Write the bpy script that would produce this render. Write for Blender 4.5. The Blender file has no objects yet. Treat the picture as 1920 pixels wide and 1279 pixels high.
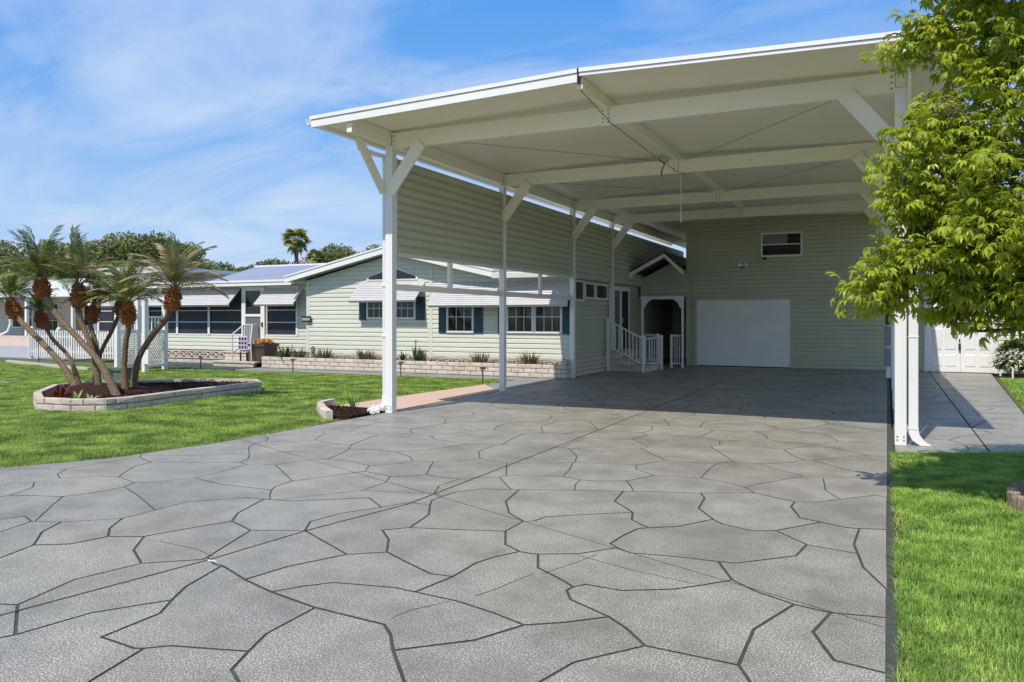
import bpy, math, random
import numpy as np
from mathutils import Vector, Matrix
R = math.radians
scene = bpy.context.scene
COL = scene.collection

# ------------------------------------------------------------------ camera, light, exposure
THETA = 0.4474
cam_d = bpy.data.cameras.new("camera")
cam = bpy.data.objects.new("camera", cam_d)
COL.objects.link(cam)
cam.location = (0, 0, 1.5)
cam.rotation_euler = (math.pi / 2, 0, THETA)
cam_d.sensor_width = 36
cam_d.lens = 1467 / 1920 * 36
cam_d.shift_y = -(639.5 - 596) / 1920
cam_d.clip_start, cam_d.clip_end = 0.05, 2000
scene.camera = cam

SUN = Vector((-0.10, -0.69, 1.0)).normalized()
sun_d = bpy.data.lights.new("sun", "SUN")
sun_d.energy, sun_d.angle, sun_d.color = 4.4, R(0.53), (1.0, 0.935, 0.835)
sun = bpy.data.objects.new("sun", sun_d)
COL.objects.link(sun)
sun.rotation_euler = (-SUN).to_track_quat('-Z', 'Y').to_euler()
sun.location = (-5, -20, 30)

world = bpy.data.worlds.new("World")
scene.world = world
world.use_nodes = True
wt = world.node_tree
wt.nodes.clear()
def wn(t, **k):
    n = wt.nodes.new(t)
    for a, b in k.items():
        setattr(n, a, b)
    return n
sky = wn('ShaderNodeTexSky', sky_type='NISHITA', sun_disc=False)
sky.sun_elevation = math.asin(SUN.z)
sky.sun_rotation = math.atan2(SUN.x, SUN.y)
sky.air_density, sky.dust_density, sky.ozone_density = 1.0, 0.6, 2.0
geo = wn('ShaderNodeTexCoord')
sep = wn('ShaderNodeSeparateXYZ')
wt.links.new(geo.outputs['Generated'], sep.inputs[0])
# thin cirrus: noise on a plane high overhead, stretched along the wind
addz = wn('ShaderNodeMath', operation='ADD'); addz.inputs[1].default_value = 0.16
wt.links.new(sep.outputs['Z'], addz.inputs[0])
dx = wn('ShaderNodeMath', operation='DIVIDE'); dy = wn('ShaderNodeMath', operation='DIVIDE')
wt.links.new(sep.outputs['X'], dx.inputs[0]); wt.links.new(addz.outputs[0], dx.inputs[1])
wt.links.new(sep.outputs['Y'], dy.inputs[0]); wt.links.new(addz.outputs[0], dy.inputs[1])
cmb = wn('ShaderNodeCombineXYZ')
wt.links.new(dx.outputs[0], cmb.inputs[0]); wt.links.new(dy.outputs[0], cmb.inputs[1])
mp = wn('ShaderNodeMapping')
mp.inputs['Rotation'].default_value = (0, 0, R(28))
mp.inputs['Scale'].default_value = (0.75, 1.25, 1)
mp.inputs['Location'].default_value = (3.1, 1.7, 0)
wt.links.new(cmb.outputs[0], mp.inputs['Vector'])
nz = wn('ShaderNodeTexNoise')
nz.inputs['Scale'].default_value = 1.15; nz.inputs['Detail'].default_value = 8
nz.inputs['Roughness'].default_value = 0.60; nz.inputs['Distortion'].default_value = 1.1
wt.links.new(mp.outputs[0], nz.inputs['Vector'])
rmp = wn('ShaderNodeMapRange'); rmp.inputs['From Min'].default_value = 0.40; rmp.inputs['From Max'].default_value = 0.72
rmp.inputs['To Max'].default_value = 0.52
wt.links.new(nz.outputs['Fac'], rmp.inputs['Value'])
ramp = wn('ShaderNodeValToRGB')
er = ramp.color_ramp
er.elements[0].position, er.elements[0].color = 0.0, (0.52, 0.69, 0.93, 1)
er.elements[1].position, er.elements[1].color = 1.0, (0.05, 0.20, 0.58, 1)
for p_, c_ in ((0.10, (0.42, 0.63, 0.95, 1)), (0.24, (0.20, 0.47, 0.95, 1)), (0.38, (0.095, 0.37, 0.93, 1)), (0.6, (0.07, 0.28, 0.76, 1))):
    e_ = er.elements.new(p_); e_.color = c_
wt.links.new(sep.outputs['Z'], ramp.inputs['Fac'])
gain = wn('ShaderNodeVectorMath', operation='SCALE'); gain.inputs['Scale'].default_value = 1 / 0.125
wt.links.new(ramp.outputs['Color'], gain.inputs[0])
hsv = wn('ShaderNodeMix', data_type='RGBA'); hsv.inputs[0].default_value = 0.85
wt.links.new(sky.outputs[0], hsv.inputs[6]); wt.links.new(gain.outputs[0], hsv.inputs[7])
mix = wn('ShaderNodeMix', data_type='RGBA')
wt.links.new(rmp.outputs['Result'], mix.inputs[0])
wt.links.new(hsv.outputs[2], mix.inputs[6])
mix.inputs[7].default_value = (6.9, 7.2, 7.8, 1)
bg = wn('ShaderNodeBackground'); bg.inputs['Strength'].default_value = 0.125
wt.links.new(mix.outputs[2], bg.inputs['Color'])
wo = wn('ShaderNodeOutputWorld')
wt.links.new(bg.outputs[0], wo.inputs['Surface'])

scene.view_settings.view_transform = 'Standard'
scene.view_settings.look = 'None'
scene.view_settings.gamma = 1
scene.view_settings.exposure = 0.0
scene.view_settings.use_curve_mapping = False
scene.cycles.max_bounces = 8
scene.cycles.diffuse_bounces = 5

# ------------------------------------------------------------------ materials
MATS = {}
def mat(name, base, rough=0.6, var=0.0, scale=8.0, obj_var=0.0, metal=0.0, bump=0.0, bscale=60.0,
        spec=0.5, transl=0.0, stretch=None, tint=None, coat=0.0, detail=4.0, lo=0.3, hi=0.7):
    """Principled with a world-space noise tint (var), a per-object tint (obj_var) and fine bump."""
    m = bpy.data.materials.new(name); m.use_nodes = True
    t = m.node_tree; N = t.nodes; L = t.links
    p = N['Principled BSDF']
    p.inputs['Roughness'].default_value = rough
    p.inputs['Metallic'].default_value = metal
    p.inputs['Specular IOR Level'].default_value = spec
    p.inputs['Coat Weight'].default_value = coat
    p.inputs['Coat Roughness'].default_value = 0.12
    g = N.new('ShaderNodeNewGeometry')
    vec = g.outputs['Position']
    if stretch:
        mpn = N.new('ShaderNodeMapping'); mpn.inputs['Scale'].default_value = stretch
        L.new(vec, mpn.inputs['Vector']); vec = mpn.outputs[0]
    col = None
    rgb = N.new('ShaderNodeRGB'); rgb.outputs[0].default_value = (*base, 1); col = rgb.outputs[0]
    if var:
        n = N.new('ShaderNodeTexNoise'); n.inputs['Scale'].default_value = scale; n.inputs['Detail'].default_value = detail
        L.new(vec, n.inputs['Vector'])
        mr = N.new('ShaderNodeMapRange'); mr.inputs['From Min'].default_value = lo; mr.inputs['From Max'].default_value = hi
        L.new(n.outputs['Fac'], mr.inputs['Value'])
        mx = N.new('ShaderNodeMix'); mx.data_type = 'RGBA'
        tc = tint or tuple(c * (1 - var) for c in base)
        mx.inputs[7].default_value = (*tc, 1)
        L.new(mr.outputs[0], mx.inputs[0]); L.new(col, mx.inputs[6]); col = mx.outputs[2]
    if obj_var:
        oi = N.new('ShaderNodeObjectInfo')
        h = N.new('ShaderNodeHueSaturation')
        mr2 = N.new('ShaderNodeMapRange'); mr2.inputs['To Min'].default_value = 1 - obj_var; mr2.inputs['To Max'].default_value = 1 + obj_var
        L.new(oi.outputs['Random'], mr2.inputs['Value']); L.new(mr2.outputs[0], h.inputs['Value'])
        L.new(col, h.inputs['Color']); col = h.outputs[0]
    L.new(col, p.inputs['Base Color'])
    if bump:
        n2 = N.new('ShaderNodeTexNoise'); n2.inputs['Scale'].default_value = bscale; n2.inputs['Detail'].default_value = 4
        L.new(vec, n2.inputs['Vector'])
        b = N.new('ShaderNodeBump'); b.inputs['Strength'].default_value = bump; b.inputs['Distance'].default_value = 0.02
        L.new(n2.outputs['Fac'], b.inputs['Height']); L.new(b.outputs[0], p.inputs['Normal'])
    if transl:
        tr = N.new('ShaderNodeBsdfTranslucent'); L.new(col, tr.inputs['Color'])
        ms = N.new('ShaderNodeMixShader'); ms.inputs[0].default_value = transl
        L.new(p.outputs[0], ms.inputs[1]); L.new(tr.outputs[0], ms.inputs[2])
        L.new(ms.outputs[0], N['Material Output'].inputs['Surface'])
    MATS[name] = m
    return m

M_white = mat('white_paint', (0.86, 0.84, 0.80), 0.38, 0.06, 3.0)
M_whitemetal = mat('white_aluminium', (0.87, 0.85, 0.82), 0.35, 0.07, 2.0, stretch=(1, 1, 0.3))
M_ceiling = mat('ceiling_pan', (0.92, 0.87, 0.72), 0.45, 0.05, 1.2)
M_beam = mat('beam_white', (0.93, 0.88, 0.74), 0.42, 0.05, 1.5)
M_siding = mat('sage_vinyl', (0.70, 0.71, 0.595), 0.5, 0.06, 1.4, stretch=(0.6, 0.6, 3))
M_siding_tall = mat('sage_vinyl_shade_toned', (0.53, 0.53, 0.38), 0.55, 0.10, 0.9, stretch=(0.6, 0.6, 3))  # darker copy of the sage siding, carport shade put into its colour
M_trim = mat('trim_cream', (0.70, 0.70, 0.62), 0.45, 0.05, 3.0)
M_brick = mat('cream_slump_block', (0.64, 0.55, 0.46), 0.85, 0.16, 9.0, obj_var=0.10, bump=0.5, bscale=45)
M_mortar = mat('mortar', (0.30, 0.26, 0.22), 0.95, 0.2, 30)
M_shutter = mat('slate_blue_paint', (0.045, 0.085, 0.11), 0.5, 0.1, 4)
M_pane = mat('window_glass', (0.012, 0.015, 0.018), 0.04, 0.3, 1.5, spec=0.6)
M_curtain = mat('window_curtained', (0.06, 0.06, 0.055), 0.06, 0.6, 2.0, spec=0.6, stretch=(9, 9, 0.2))
M_screen = mat('insect_screen', (0.035, 0.038, 0.055), 0.55, 0.35, 1.3)
M_screen_light = mat('screen_door_panel', (0.16, 0.17, 0.17), 0.5, 0.1, 4)
M_awning = mat('awning_aluminium', (0.60, 0.59, 0.59), 0.4, 0.07, 3.0)
M_roof = mat('blue_grey_roof', (0.30, 0.33, 0.42), 0.5, 0.12, 0.5)
M_roofwhite = mat('roof_white', (0.72, 0.72, 0.72), 0.5, 0.1, 0.6)
M_dark = mat('dark_recess', (0.02, 0.022, 0.022), 0.9)
M_black = mat('black_metal', (0.018, 0.018, 0.018), 0.45)
M_bronze = mat('dark_bronze', (0.05, 0.035, 0.025), 0.45, metal=0.3)
M_deck = mat('green_deck_paint', (0.05, 0.085, 0.075), 0.6, 0.15, 3)
M_grey_elec = mat('grey_enclosure', (0.25, 0.26, 0.27), 0.5, 0.1, 4)
M_planter = mat('brown_resin', (0.085, 0.055, 0.048), 0.5, 0.12, 6)
M_orange = mat('orange_petals', (0.75, 0.24, 0.015), 0.6, 0.7, 14, tint=(0.8, 0.45, 0.04), transl=0.2)
M_redflower = mat('coral_petals', (0.62, 0.08, 0.05), 0.6, 0.3, 20)
M_purple = mat('purple_print', (0.06, 0.03, 0.09), 0.7, 0.2, 9)
M_chairwhite = mat('pale_cushion', (0.66, 0.60, 0.66), 0.7)
M_soil = mat('dark_mulch', (0.030, 0.016, 0.010), 1.0, 0.6, 22, tint=(0.060, 0.034, 0.022), spec=0.1, bump=1.0, bscale=35)
M_pink = mat('pink_concrete', (0.62, 0.40, 0.29), 0.8, 0.18, 1.6, tint=(0.60, 0.44, 0.34), bump=0.1, bscale=120)
M_walk = mat('plain_concrete', (0.30, 0.30, 0.28), 0.75, 0.25, 1.5, bump=0.15, bscale=90)
M_street = mat('street_concrete', (0.40, 0.41, 0.43), 0.85, 0.15, 0.5)
M_joint = mat('dark_joint_paint', (0.078, 0.072, 0.055), 0.85, 0.4, 9, spec=0.2)
M_border = mat('painted_border', (0.085, 0.088, 0.074), 0.7, 0.35, 7, spec=0.3)
M_green_box = mat('utility_green', (0.10, 0.17, 0.11), 0.55, 0.1, 4)
M_trunk = mat('palm_trunk_bark', (0.29, 0.20, 0.12), 0.95, 0.55, 34, tint=(0.10, 0.068, 0.038), bump=1.0, bscale=45)
M_boss = mat('palm_fibre', (0.52, 0.21, 0.07), 0.9, 0.65, 22, tint=(0.24, 0.08, 0.028), bump=0.6, bscale=70)
M_frond = mat('palm_frond_green', (0.25, 0.30, 0.085), 0.45, 0.45, 4, obj_var=0.35, transl=0.35, tint=(0.12, 0.165, 0.045))
M_frond_dead = mat('palm_frond_dry', (0.46, 0.35, 0.21), 0.8, 0.4, 6, obj_var=0.2, transl=0.2)
M_frond_yellow = mat('palm_frond_yellowed', (0.30, 0.26, 0.06), 0.7, 0.4, 6, obj_var=0.2, transl=0.25)
M_leaf = mat('trumpet_tree_leaf', (0.56, 0.60, 0.05), 0.36, 0.65, 5.0, transl=0.45, tint=(0.26, 0.37, 0.035), obj_var=0.12, detail=6.0)
M_bark = mat('tree_bark', (0.20, 0.135, 0.10), 0.9, 0.4, 20, bump=0.8, bscale=50)
M_seed = mat('dry_seed_cluster', (0.26, 0.22, 0.13), 0.9, 0.3, 40)
M_blade_lush = mat('lush_grass_blade', (0.50, 0.68, 0.14), 0.45, 0.85, 4.0, transl=0.45, tint=(0.20, 0.37, 0.05), detail=12, lo=0.38, hi=0.62)
M_blade = mat('grass_blade', (0.45, 0.58, 0.115), 0.5, 0.85, 2.2, transl=0.42, tint=(0.16, 0.28, 0.04), detail=12, lo=0.38, hi=0.62)
M_turf = mat('turf_soil', (0.075, 0.11, 0.02), 0.95, 0.6, 3.0, tint=(0.12, 0.13, 0.04), detail=8)
M_bush = mat('dark_leaf', (0.06, 0.11, 0.03), 0.75, 0.5, 3, spec=0.2, tint=(0.10, 0.14, 0.035), transl=0.2)
M_treefar = mat('far_tree_leaf', (0.12, 0.15, 0.045), 0.6, 0.75, 0.8, transl=0.25, tint=(0.21, 0.23, 0.07), detail=6)
M_treefar2 = mat('far_tree_leaf_light', (0.14, 0.19, 0.05), 0.6, 0.6, 0.8, transl=0.25, tint=(0.09, 0.13, 0.035))
M_fan = mat('fan_palm_leaf', (0.40, 0.38, 0.11), 0.45, 0.5, 1.2, transl=0.4, tint=(0.18, 0.21, 0.06), obj_var=0.2)
M_spiky = mat('bromeliad_leaf', (0.12, 0.145, 0.03), 0.5, 0.6, 8, tint=(0.16, 0.07, 0.03), transl=0.15)
M_canna = mat('canna_leaf', (0.10, 0.17, 0.04), 0.5, 0.3, 8, transl=0.2)
M_cactus = mat('cactus_pad', (0.16, 0.22, 0.07), 0.6, 0.2, 20)
M_redleaf = mat('red_leaf', (0.28, 0.045, 0.02), 0.6, 0.4, 12, transl=0.2)
M_variegated = mat('pale_variegated_leaf', (0.42, 0.47, 0.16), 0.6, 0.4, 20, transl=0.2)
M_lens = mat('lamp_glass', (0.55, 0.55, 0.50), 0.25)
M_rope = mat('cord', (0.12, 0.09, 0.06), 0.9)
M_wood = mat('weathered_log_edging', (0.44, 0.35, 0.26), 0.9, 0.6, 12, tint=(0.13, 0.085, 0.055), stretch=(6, 6, 1), bump=0.8, bscale=14)
M_tan = mat('neighbour_tan', (0.52, 0.46, 0.36), 0.7, 0.06, 1)
M_neigh = mat('neighbour_white_siding', (0.56, 0.56, 0.54), 0.6, 0.06, 1)
M_silver = mat('nickel', (0.5, 0.48, 0.45), 0.3, metal=0.8)
M_numeral = mat('pale_numerals', (0.5, 0.5, 0.45), 0.6)

# flagstone paint: salt-and-pepper speckle, blotches, worn sealer
def flag_mat():
    m = bpy.data.materials.new('speckled_flagstone'); m.use_nodes = True
    t = m.node_tree; N = t.nodes; L = t.links; p = N['Principled BSDF']
    g = N.new('ShaderNodeNewGeometry'); pos = g.outputs['Position']
    def noise(s, d, r=0.5):
        n = N.new('ShaderNodeTexNoise'); n.inputs['Scale'].default_value = s; n.inputs['Detail'].default_value = d
        n.inputs['Roughness'].default_value = r
        L.new(pos, n.inputs['Vector']); return n.outputs['Fac']
    def rng(v, a, b, c=0.0, d=1.0):
        k = N.new('ShaderNodeMapRange'); k.inputs['From Min'].default_value = a; k.inputs['From Max'].default_value = b
        k.inputs['To Min'].default_value = c; k.inputs['To Max'].default_value = d
        L.new(v, k.inputs['Value']); return k.outputs[0]
    def mixc(f, a, b):
        k = N.new('ShaderNodeMix'); k.data_type = 'RGBA'
        L.new(f, k.inputs[0])
        for i, c in ((6, a), (7, b)):
            if isinstance(c, tuple): k.inputs[i].default_value = (*c, 1)
            else: L.new(c, k.inputs[i])
        return k.outputs[2]
    speck = rng(noise(120, 1.8, 0.6), 0.53, 0.65)
    pat = rng(noise(2.6, 4, 0.6), 0.32, 0.62, 0.35, 1.0)
    mul = N.new('ShaderNodeMath'); mul.operation = 'MULTIPLY'; L.new(speck, mul.inputs[0]); L.new(pat, mul.inputs[1]); speck = mul.outputs[0]
    oil = rng(noise(1.9, 3, 0.5), 0.70, 0.78, 0.0, 0.45)
    dark = rng(noise(100, 2.0, 0.6), 0.30, 0.45, 1.0, 0.0)
    blotch = rng(noise(1.3, 6, 0.68), 0.36, 0.64)
    stain = rng(noise(0.55, 4, 0.55), 0.55, 0.75, 0.0, 0.6)
    base = mixc(blotch, (0.200, 0.186, 0.150), (0.285, 0.266, 0.216))
    base = mixc(stain, base, (0.27, 0.245, 0.165))
    c = mixc(dark, base, (0.080, 0.080, 0.068))
    c = mixc(speck, c, (0.74, 0.71, 0.63))
    c = mixc(oil, c, (0.07, 0.066, 0.055))
    oi = N.new('ShaderNodeObjectInfo'); h = N.new('ShaderNodeHueSaturation')
    L.new(rng(oi.outputs['Random'], 0, 1, 0.93, 1.06), h.inputs['Value']); L.new(c, h.inputs['Color'])
    L.new(h.outputs[0], p.inputs['Base Color']); p.inputs['Specular IOR Level'].default_value = 0.38
    L.new(rng(noise(0.9, 4), 0.3, 0.7, 0.40, 0.58), p.inputs['Roughness'])
    b = N.new('ShaderNodeBump'); b.inputs['Strength'].default_value = 0.16; b.inputs['Distance'].default_value = 0.004
    L.new(noise(140, 2), b.inputs['Height']); L.new(b.outputs[0], p.inputs['Normal'])
    return m
M_flag = flag_mat()

# ------------------------------------------------------------------ building helpers
ORG = {}
class MB:
    def __init__(s): s.v = []; s.f = []
    def add(s, vs, fs):
        o = len(s.v); s.v += [tuple(v) for v in vs]; s.f += [tuple(i + o for i in f) for f in fs]
    def box(s, x0, x1, y0, y1, z0, z1):
        s.add([(x0,y0,z0),(x1,y0,z0),(x1,y1,z0),(x0,y1,z0),(x0,y0,z1),(x1,y0,z1),(x1,y1,z1),(x0,y1,z1)],
              [(0,3,2,1),(4,5,6,7),(0,1,5,4),(1,2,6,5),(2,3,7,6),(3,0,4,7)]); return s
    def bar(s, a, b, w, h, side=None):
        """box from a to b; w across `side`, h across the third axis"""
        a = Vector(a); b = Vector(b); d = (b - a).normalized()
        side = Vector(side) if side else (Vector((0,0,1)).cross(d) if abs(d.z) < 0.99 else Vector((1,0,0)))
        side = (side - d * side.dot(d)).normalized(); up = d.cross(side)
        vs = []
        for q in (a, b):
            for i, j in ((-1,-1),(1,-1),(1,1),(-1,1)):
                vs.append(q + side * (w / 2 * i) + up * (h / 2 * j))
        s.add(vs, [(0,3,2,1),(4,5,6,7),(0,1,5,4),(1,2,6,5),(2,3,7,6),(3,0,4,7)]); return s
    def tube(s, pts, rad, n=8, cap=True):
        pts = [Vector(p) for p in pts]
        if not hasattr(rad, '__len__'): rad = [rad] * len(pts)
        o = len(s.v); ref = None
        for i, p in enumerate(pts):
            d = (pts[min(i + 1, len(pts) - 1)] - pts[max(i - 1, 0)]).normalized()
            if ref is None: ref = Vector((1, 0, 0)) if abs(d.x) < 0.8 else Vector((0, 1, 0))
            ref = (ref - d * ref.dot(d)).normalized(); u = d.cross(ref)
            for k in range(n):
                a = 2 * math.pi * k / n
                s.v.append(tuple(p + (ref * math.cos(a) + u * math.sin(a)) * rad[i]))
        for i in range(len(pts) - 1):
            for k in range(n):
                a = o + i * n + k; b = o + i * n + (k + 1) % n
                s.f.append((a, b, b + n, a + n))
        if cap:
            s.f.append(tuple(o + k for k in reversed(range(n))))
            s.f.append(tuple(o + (len(pts) - 1) * n + k for k in range(n)))
        return s
    def prism(s, poly, f0, f1):
        """poly of 2-D points, f0/f1 map a 2-D point to 3-D for the two ends"""
        n = len(poly)
        vs = [f0(*p) for p in poly] + [f1(*p) for p in poly]
        s.add(vs, [tuple(reversed(range(n))), tuple(range(n, 2 * n))] +
              [(i, (i + 1) % n, (i + 1) % n + n, i + n) for i in range(n)]); return s
    def lathe(s, c, prof, n=12):
        o = len(s.v); c = Vector(c)
        for r, z in prof:
            for k in range(n):
                a = 2 * math.pi * k / n
                s.v.append((c.x + r * math.cos(a), c.y + r * math.sin(a), c.z + z))
        for i in range(len(prof) - 1):
            for k in range(n):
                a = o + i * n + k; b = o + i * n + (k + 1) % n
                s.f.append((a, b, b + n, a + n))
        return s
    def mesh(s, name, m, org=(0, 0, 0), smooth=False):
        me = bpy.data.meshes.new(name)
        me.from_pydata([(v[0] - org[0], v[1] - org[1], v[2] - org[2]) for v in s.v], [], s.f)
        me.materials.append(m)
        if smooth:
            me.polygons.foreach_set('use_smooth', [True] * len(me.polygons))
        me.update(); return me

def add_obj(name, data, parent=None):
    o = bpy.data.objects.new(name, data); COL.objects.link(o)
    if parent: o.parent = parent
    return o
def tag(o, label=None, cat=None, group=None, kind=None):
    if label: o['label'] = label
    if cat: o['category'] = cat
    if group: o['group'] = group
    if kind: o['kind'] = kind
    return o
def thing(name, label, cat, loc, group=None):
    o = add_obj(name, None); o.location = loc; o.empty_display_size = 0.2
    ORG[o] = Vector(loc)
    return tag(o, label, cat, group)
def part(name, mb, m, parent, smooth=False, kind=None, label=None):
    """a mesh given in world coordinates, stored relative to its thing"""
    org = ORG[parent]
    o = add_obj(name, mb.mesh(name, m, org, smooth), parent); ORG[o] = org
    return tag(o, label, kind=kind)
def solo(name, mb, m, label, cat, loc, group=None, smooth=False):
    o = add_obj(name, mb.mesh(name, m, loc, smooth)); o.location = loc; ORG[o] = Vector(loc)
    return tag(o, label, cat, group)
def struct(name, mb, m):
    o = add_obj(name, mb.mesh(name, m)); ORG[o] = Vector((0, 0, 0)); o['kind'] = 'structure'
    return o
def piece(name, me, parent, loc, rot=(0, 0, 0), scale=(1, 1, 1)):
    """an object sharing mesh `me`, placed in world coordinates under `parent`"""
    o = add_obj(name, me, parent); o.location = Vector(loc) - ORG[parent]; o.rotation_euler = rot; o.scale = scale
    return o
def np_mesh(name, verts, faces, m, smooth=False):
    """verts (n,3), faces (k,3|4) numpy"""
    me = bpy.data.meshes.new(name)
    n, k = len(verts), faces.shape[1]
    me.vertices.add(n); me.vertices.foreach_set('co', verts.astype(np.float32).ravel())
    me.loops.add(faces.size); me.loops.foreach_set('vertex_index', faces.astype(np.int32).ravel())
    me.polygons.add(len(faces))
    me.polygons.foreach_set('loop_start', np.arange(0, faces.size, k, dtype=np.int32))
    if smooth: me.polygons.foreach_set('use_smooth', np.ones(len(faces), bool))
    me.materials.append(m); me.update(calc_edges=True); me.validate()
    return me

rnd = random.Random(11)
rng = np.random.default_rng(5)

PROF = ((0.0, 1.0), (0.66, 0.82), (0.80, 0.18), (1.0, 0.10))      # dutch-lap board: height fraction, stand-off fraction
def siding(mb, to3, z0, z1, course, xr, proud=0.026):
    """lapped boards with a coved upper edge: to3(x, out, z); xr(z) -> (x0, x1)"""
    z = z0
    while z < z1 - 1e-6:
        zb = min(z + course, z1)
        pts = []
        for f, o in PROF:
            zz = z + (zb - z) * f
            a0, a1 = xr(zz); a1 = max(a1, a0 + 1e-4)
            pts += [to3(a0, 0.002 + proud * o, zz), to3(a1, 0.002 + proud * o, zz)]
        a0, a1 = xr(z)
        pts += [to3(a0, 0.0, z), to3(max(a1, a0 + 1e-4), 0.0, z)]
        mb.add(pts, [(0, 1, 3, 2), (2, 3, 5, 4), (4, 5, 7, 6), (8, 9, 1, 0)])
        z = zb
    return mb

# bricks: four slightly different rock-faced blocks of unit size
def brick_mesh(seed):
    r = random.Random(seed); j = lambda s: r.uniform(-s, s)
    vs = [(x, 0.5, z) for x, z in ((-.5,-.5),(.5,-.5),(.5,.5),(-.5,.5))]
    vs += [(x + j(.008), -0.40, z + j(.03)) for x, z in ((-.5,-.5),(.5,-.5),(.5,.5),(-.5,.5))]
    vs += [(x + j(.015), -0.5 + j(.04), z + j(.05)) for x, z in ((-.46,-.40),(.46,-.40),(.46,.40),(-.46,.40))]
    vs += [(j(.2), -0.54, j(.15))]
    fs = [(0,1,5,4),(1,2,6,5),(2,3,7,6),(3,0,4,7),(4,5,9,8),(5,6,10,9),(6,7,11,10),(7,4,8,11),(8,9,12),(9,10,12),(10,11,12),(11,8,12),(0,3,2,1)]
    me = bpy.data.meshes.new('brick'); me.from_pydata(vs, [], fs); me.materials.append(M_brick); me.update(); return me
BRICKS = [brick_mesh(i) for i in range(5)]

def brick_run(parent, a, b, z0, courses, bl=0.39, bh=0.105, t=0.10, gap=0.010, half0=True):
    """courses of separate bricks along a->b (2-D); their faces look to the right-hand side of a->b"""
    a = Vector((*a, 0)); b = Vector((*b, 0)); d = (b - a); Ln = d.length; d.normalize()
    nrm = Vector((d.y, -d.x, 0)); ang = math.atan2(d.y, d.x)
    for c in range(courses):
        x = -(bl / 2 if (c % 2) == half0 else 0)
        while x < Ln - 0.02:
            x0, x1 = max(x, 0), min(x + bl, Ln)
            if x1 - x0 > 0.05:
                q = a + d * ((x0 + x1) / 2) - nrm * (t / 2 - rnd.uniform(-0.004, 0.004))
                piece('brick', rnd.choice(BRICKS), parent, (q.x, q.y, z0 + (c + .5) * bh),
                      (0, 0, ang + rnd.uniform(-.006, .006)), (x1 - x0 - gap, t, bh - gap))
            x += bl

# ------------------------------------------------------------------ SETTING: ground, lawns, driveway, paths
g = MB(); g.add([(-600, -600, -0.06), (600, -600, -0.06), (600, 600, -0.06), (-600, 600, -0.06)], [(0, 1, 2, 3)])
struct('ground', g, M_turf)

DRIVE = [(0.0, -8), (0.0, 24.5), (-7.16, 24.5), (-7.16, 10.3), (-7.20, 8.2), (-7.26, 6.9), (-7.52, 5.66), (-7.98, 4.83),
         (-8.9, 3.7), (-10.6, 2.0), (-13.5, 0.2), (-13.5, -8)]
def sheet(name, poly, z0, z1, m):
    return struct(name, MB().prism(poly, lambda x, y: (x, y, z0), lambda x, y: (x, y, z1)), m)

lawnL = sheet('lawn', [(-7.16, 10.4), (-8.05, 10.3), (-8.3, 15.55), (-8.1, 17.1), (-26.5, 16.35), (-60, 19.2), (-60, -8), (-13.6, -8), (-13.6, 0.2),
                       (-10.65, 2.0), (-8.95, 3.7), (-8.02, 4.83), (-7.56, 5.66), (-7.3, 6.9), (-7.22, 8.2)], -0.055, -0.022, M_turf)
lawnR = sheet('lawn', [(0.055, -8), (14, -8), (14, 24.3), (2.54, 24.3), (1.95, 14.6), (1.62, 10.45), (0.055, 9.58)], -0.055, -0.022, M_turf)

base = MB().prism([(0.05, -8), (0.05, 24.5), (-7.19, 24.5), (-7.19, 10.3), (-7.22, 8.2), (-7.29, 6.9), (-7.55, 5.64), (-8.01, 4.81), (-8.93, 3.67),
                   (-10.63, 1.97), (-13.53, 0.17), (-13.53, -8)], lambda x, y: (x, y, -0.057), lambda x, y: (x, y, -0.0045))
drive = struct('driveway', base, M_border)

def split_along(poly, l):
    """after a clip, a cell cut in two by a bent border comes back as pieces joined along the cut: part them"""
    n = len(poly); es = [k for k in range(n) if poly[k][2] == l]
    if len(es) < 2: return [poly]
    k0 = es[0]; ax, ay = poly[k0][:2]; bx, by = poly[(k0+1) % n][:2]; L_ = math.hypot(bx-ax, by-ay) or 1.0
    pr = lambda p: ((p[0]-ax)*(bx-ax) + (p[1]-ay)*(by-ay)) / L_
    iv = [sorted((pr(poly[k]), pr(poly[(k+1) % n]))) for k in es]
    if not any(min(iv[a][1], iv[b][1]) - max(iv[a][0], iv[b][0]) > 1e-4 for a in range(len(es)) for b in range(a)): return [poly]
    out = []
    for a, k in enumerate(es):
        e = es[(a+1) % len(es)]; q = []; m = (k+1) % n
        while True:
            q.append(poly[m])
            if m == e: break
            m = (m+1) % n
        if len(q) > 2: out.append(q)
    return out
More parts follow.
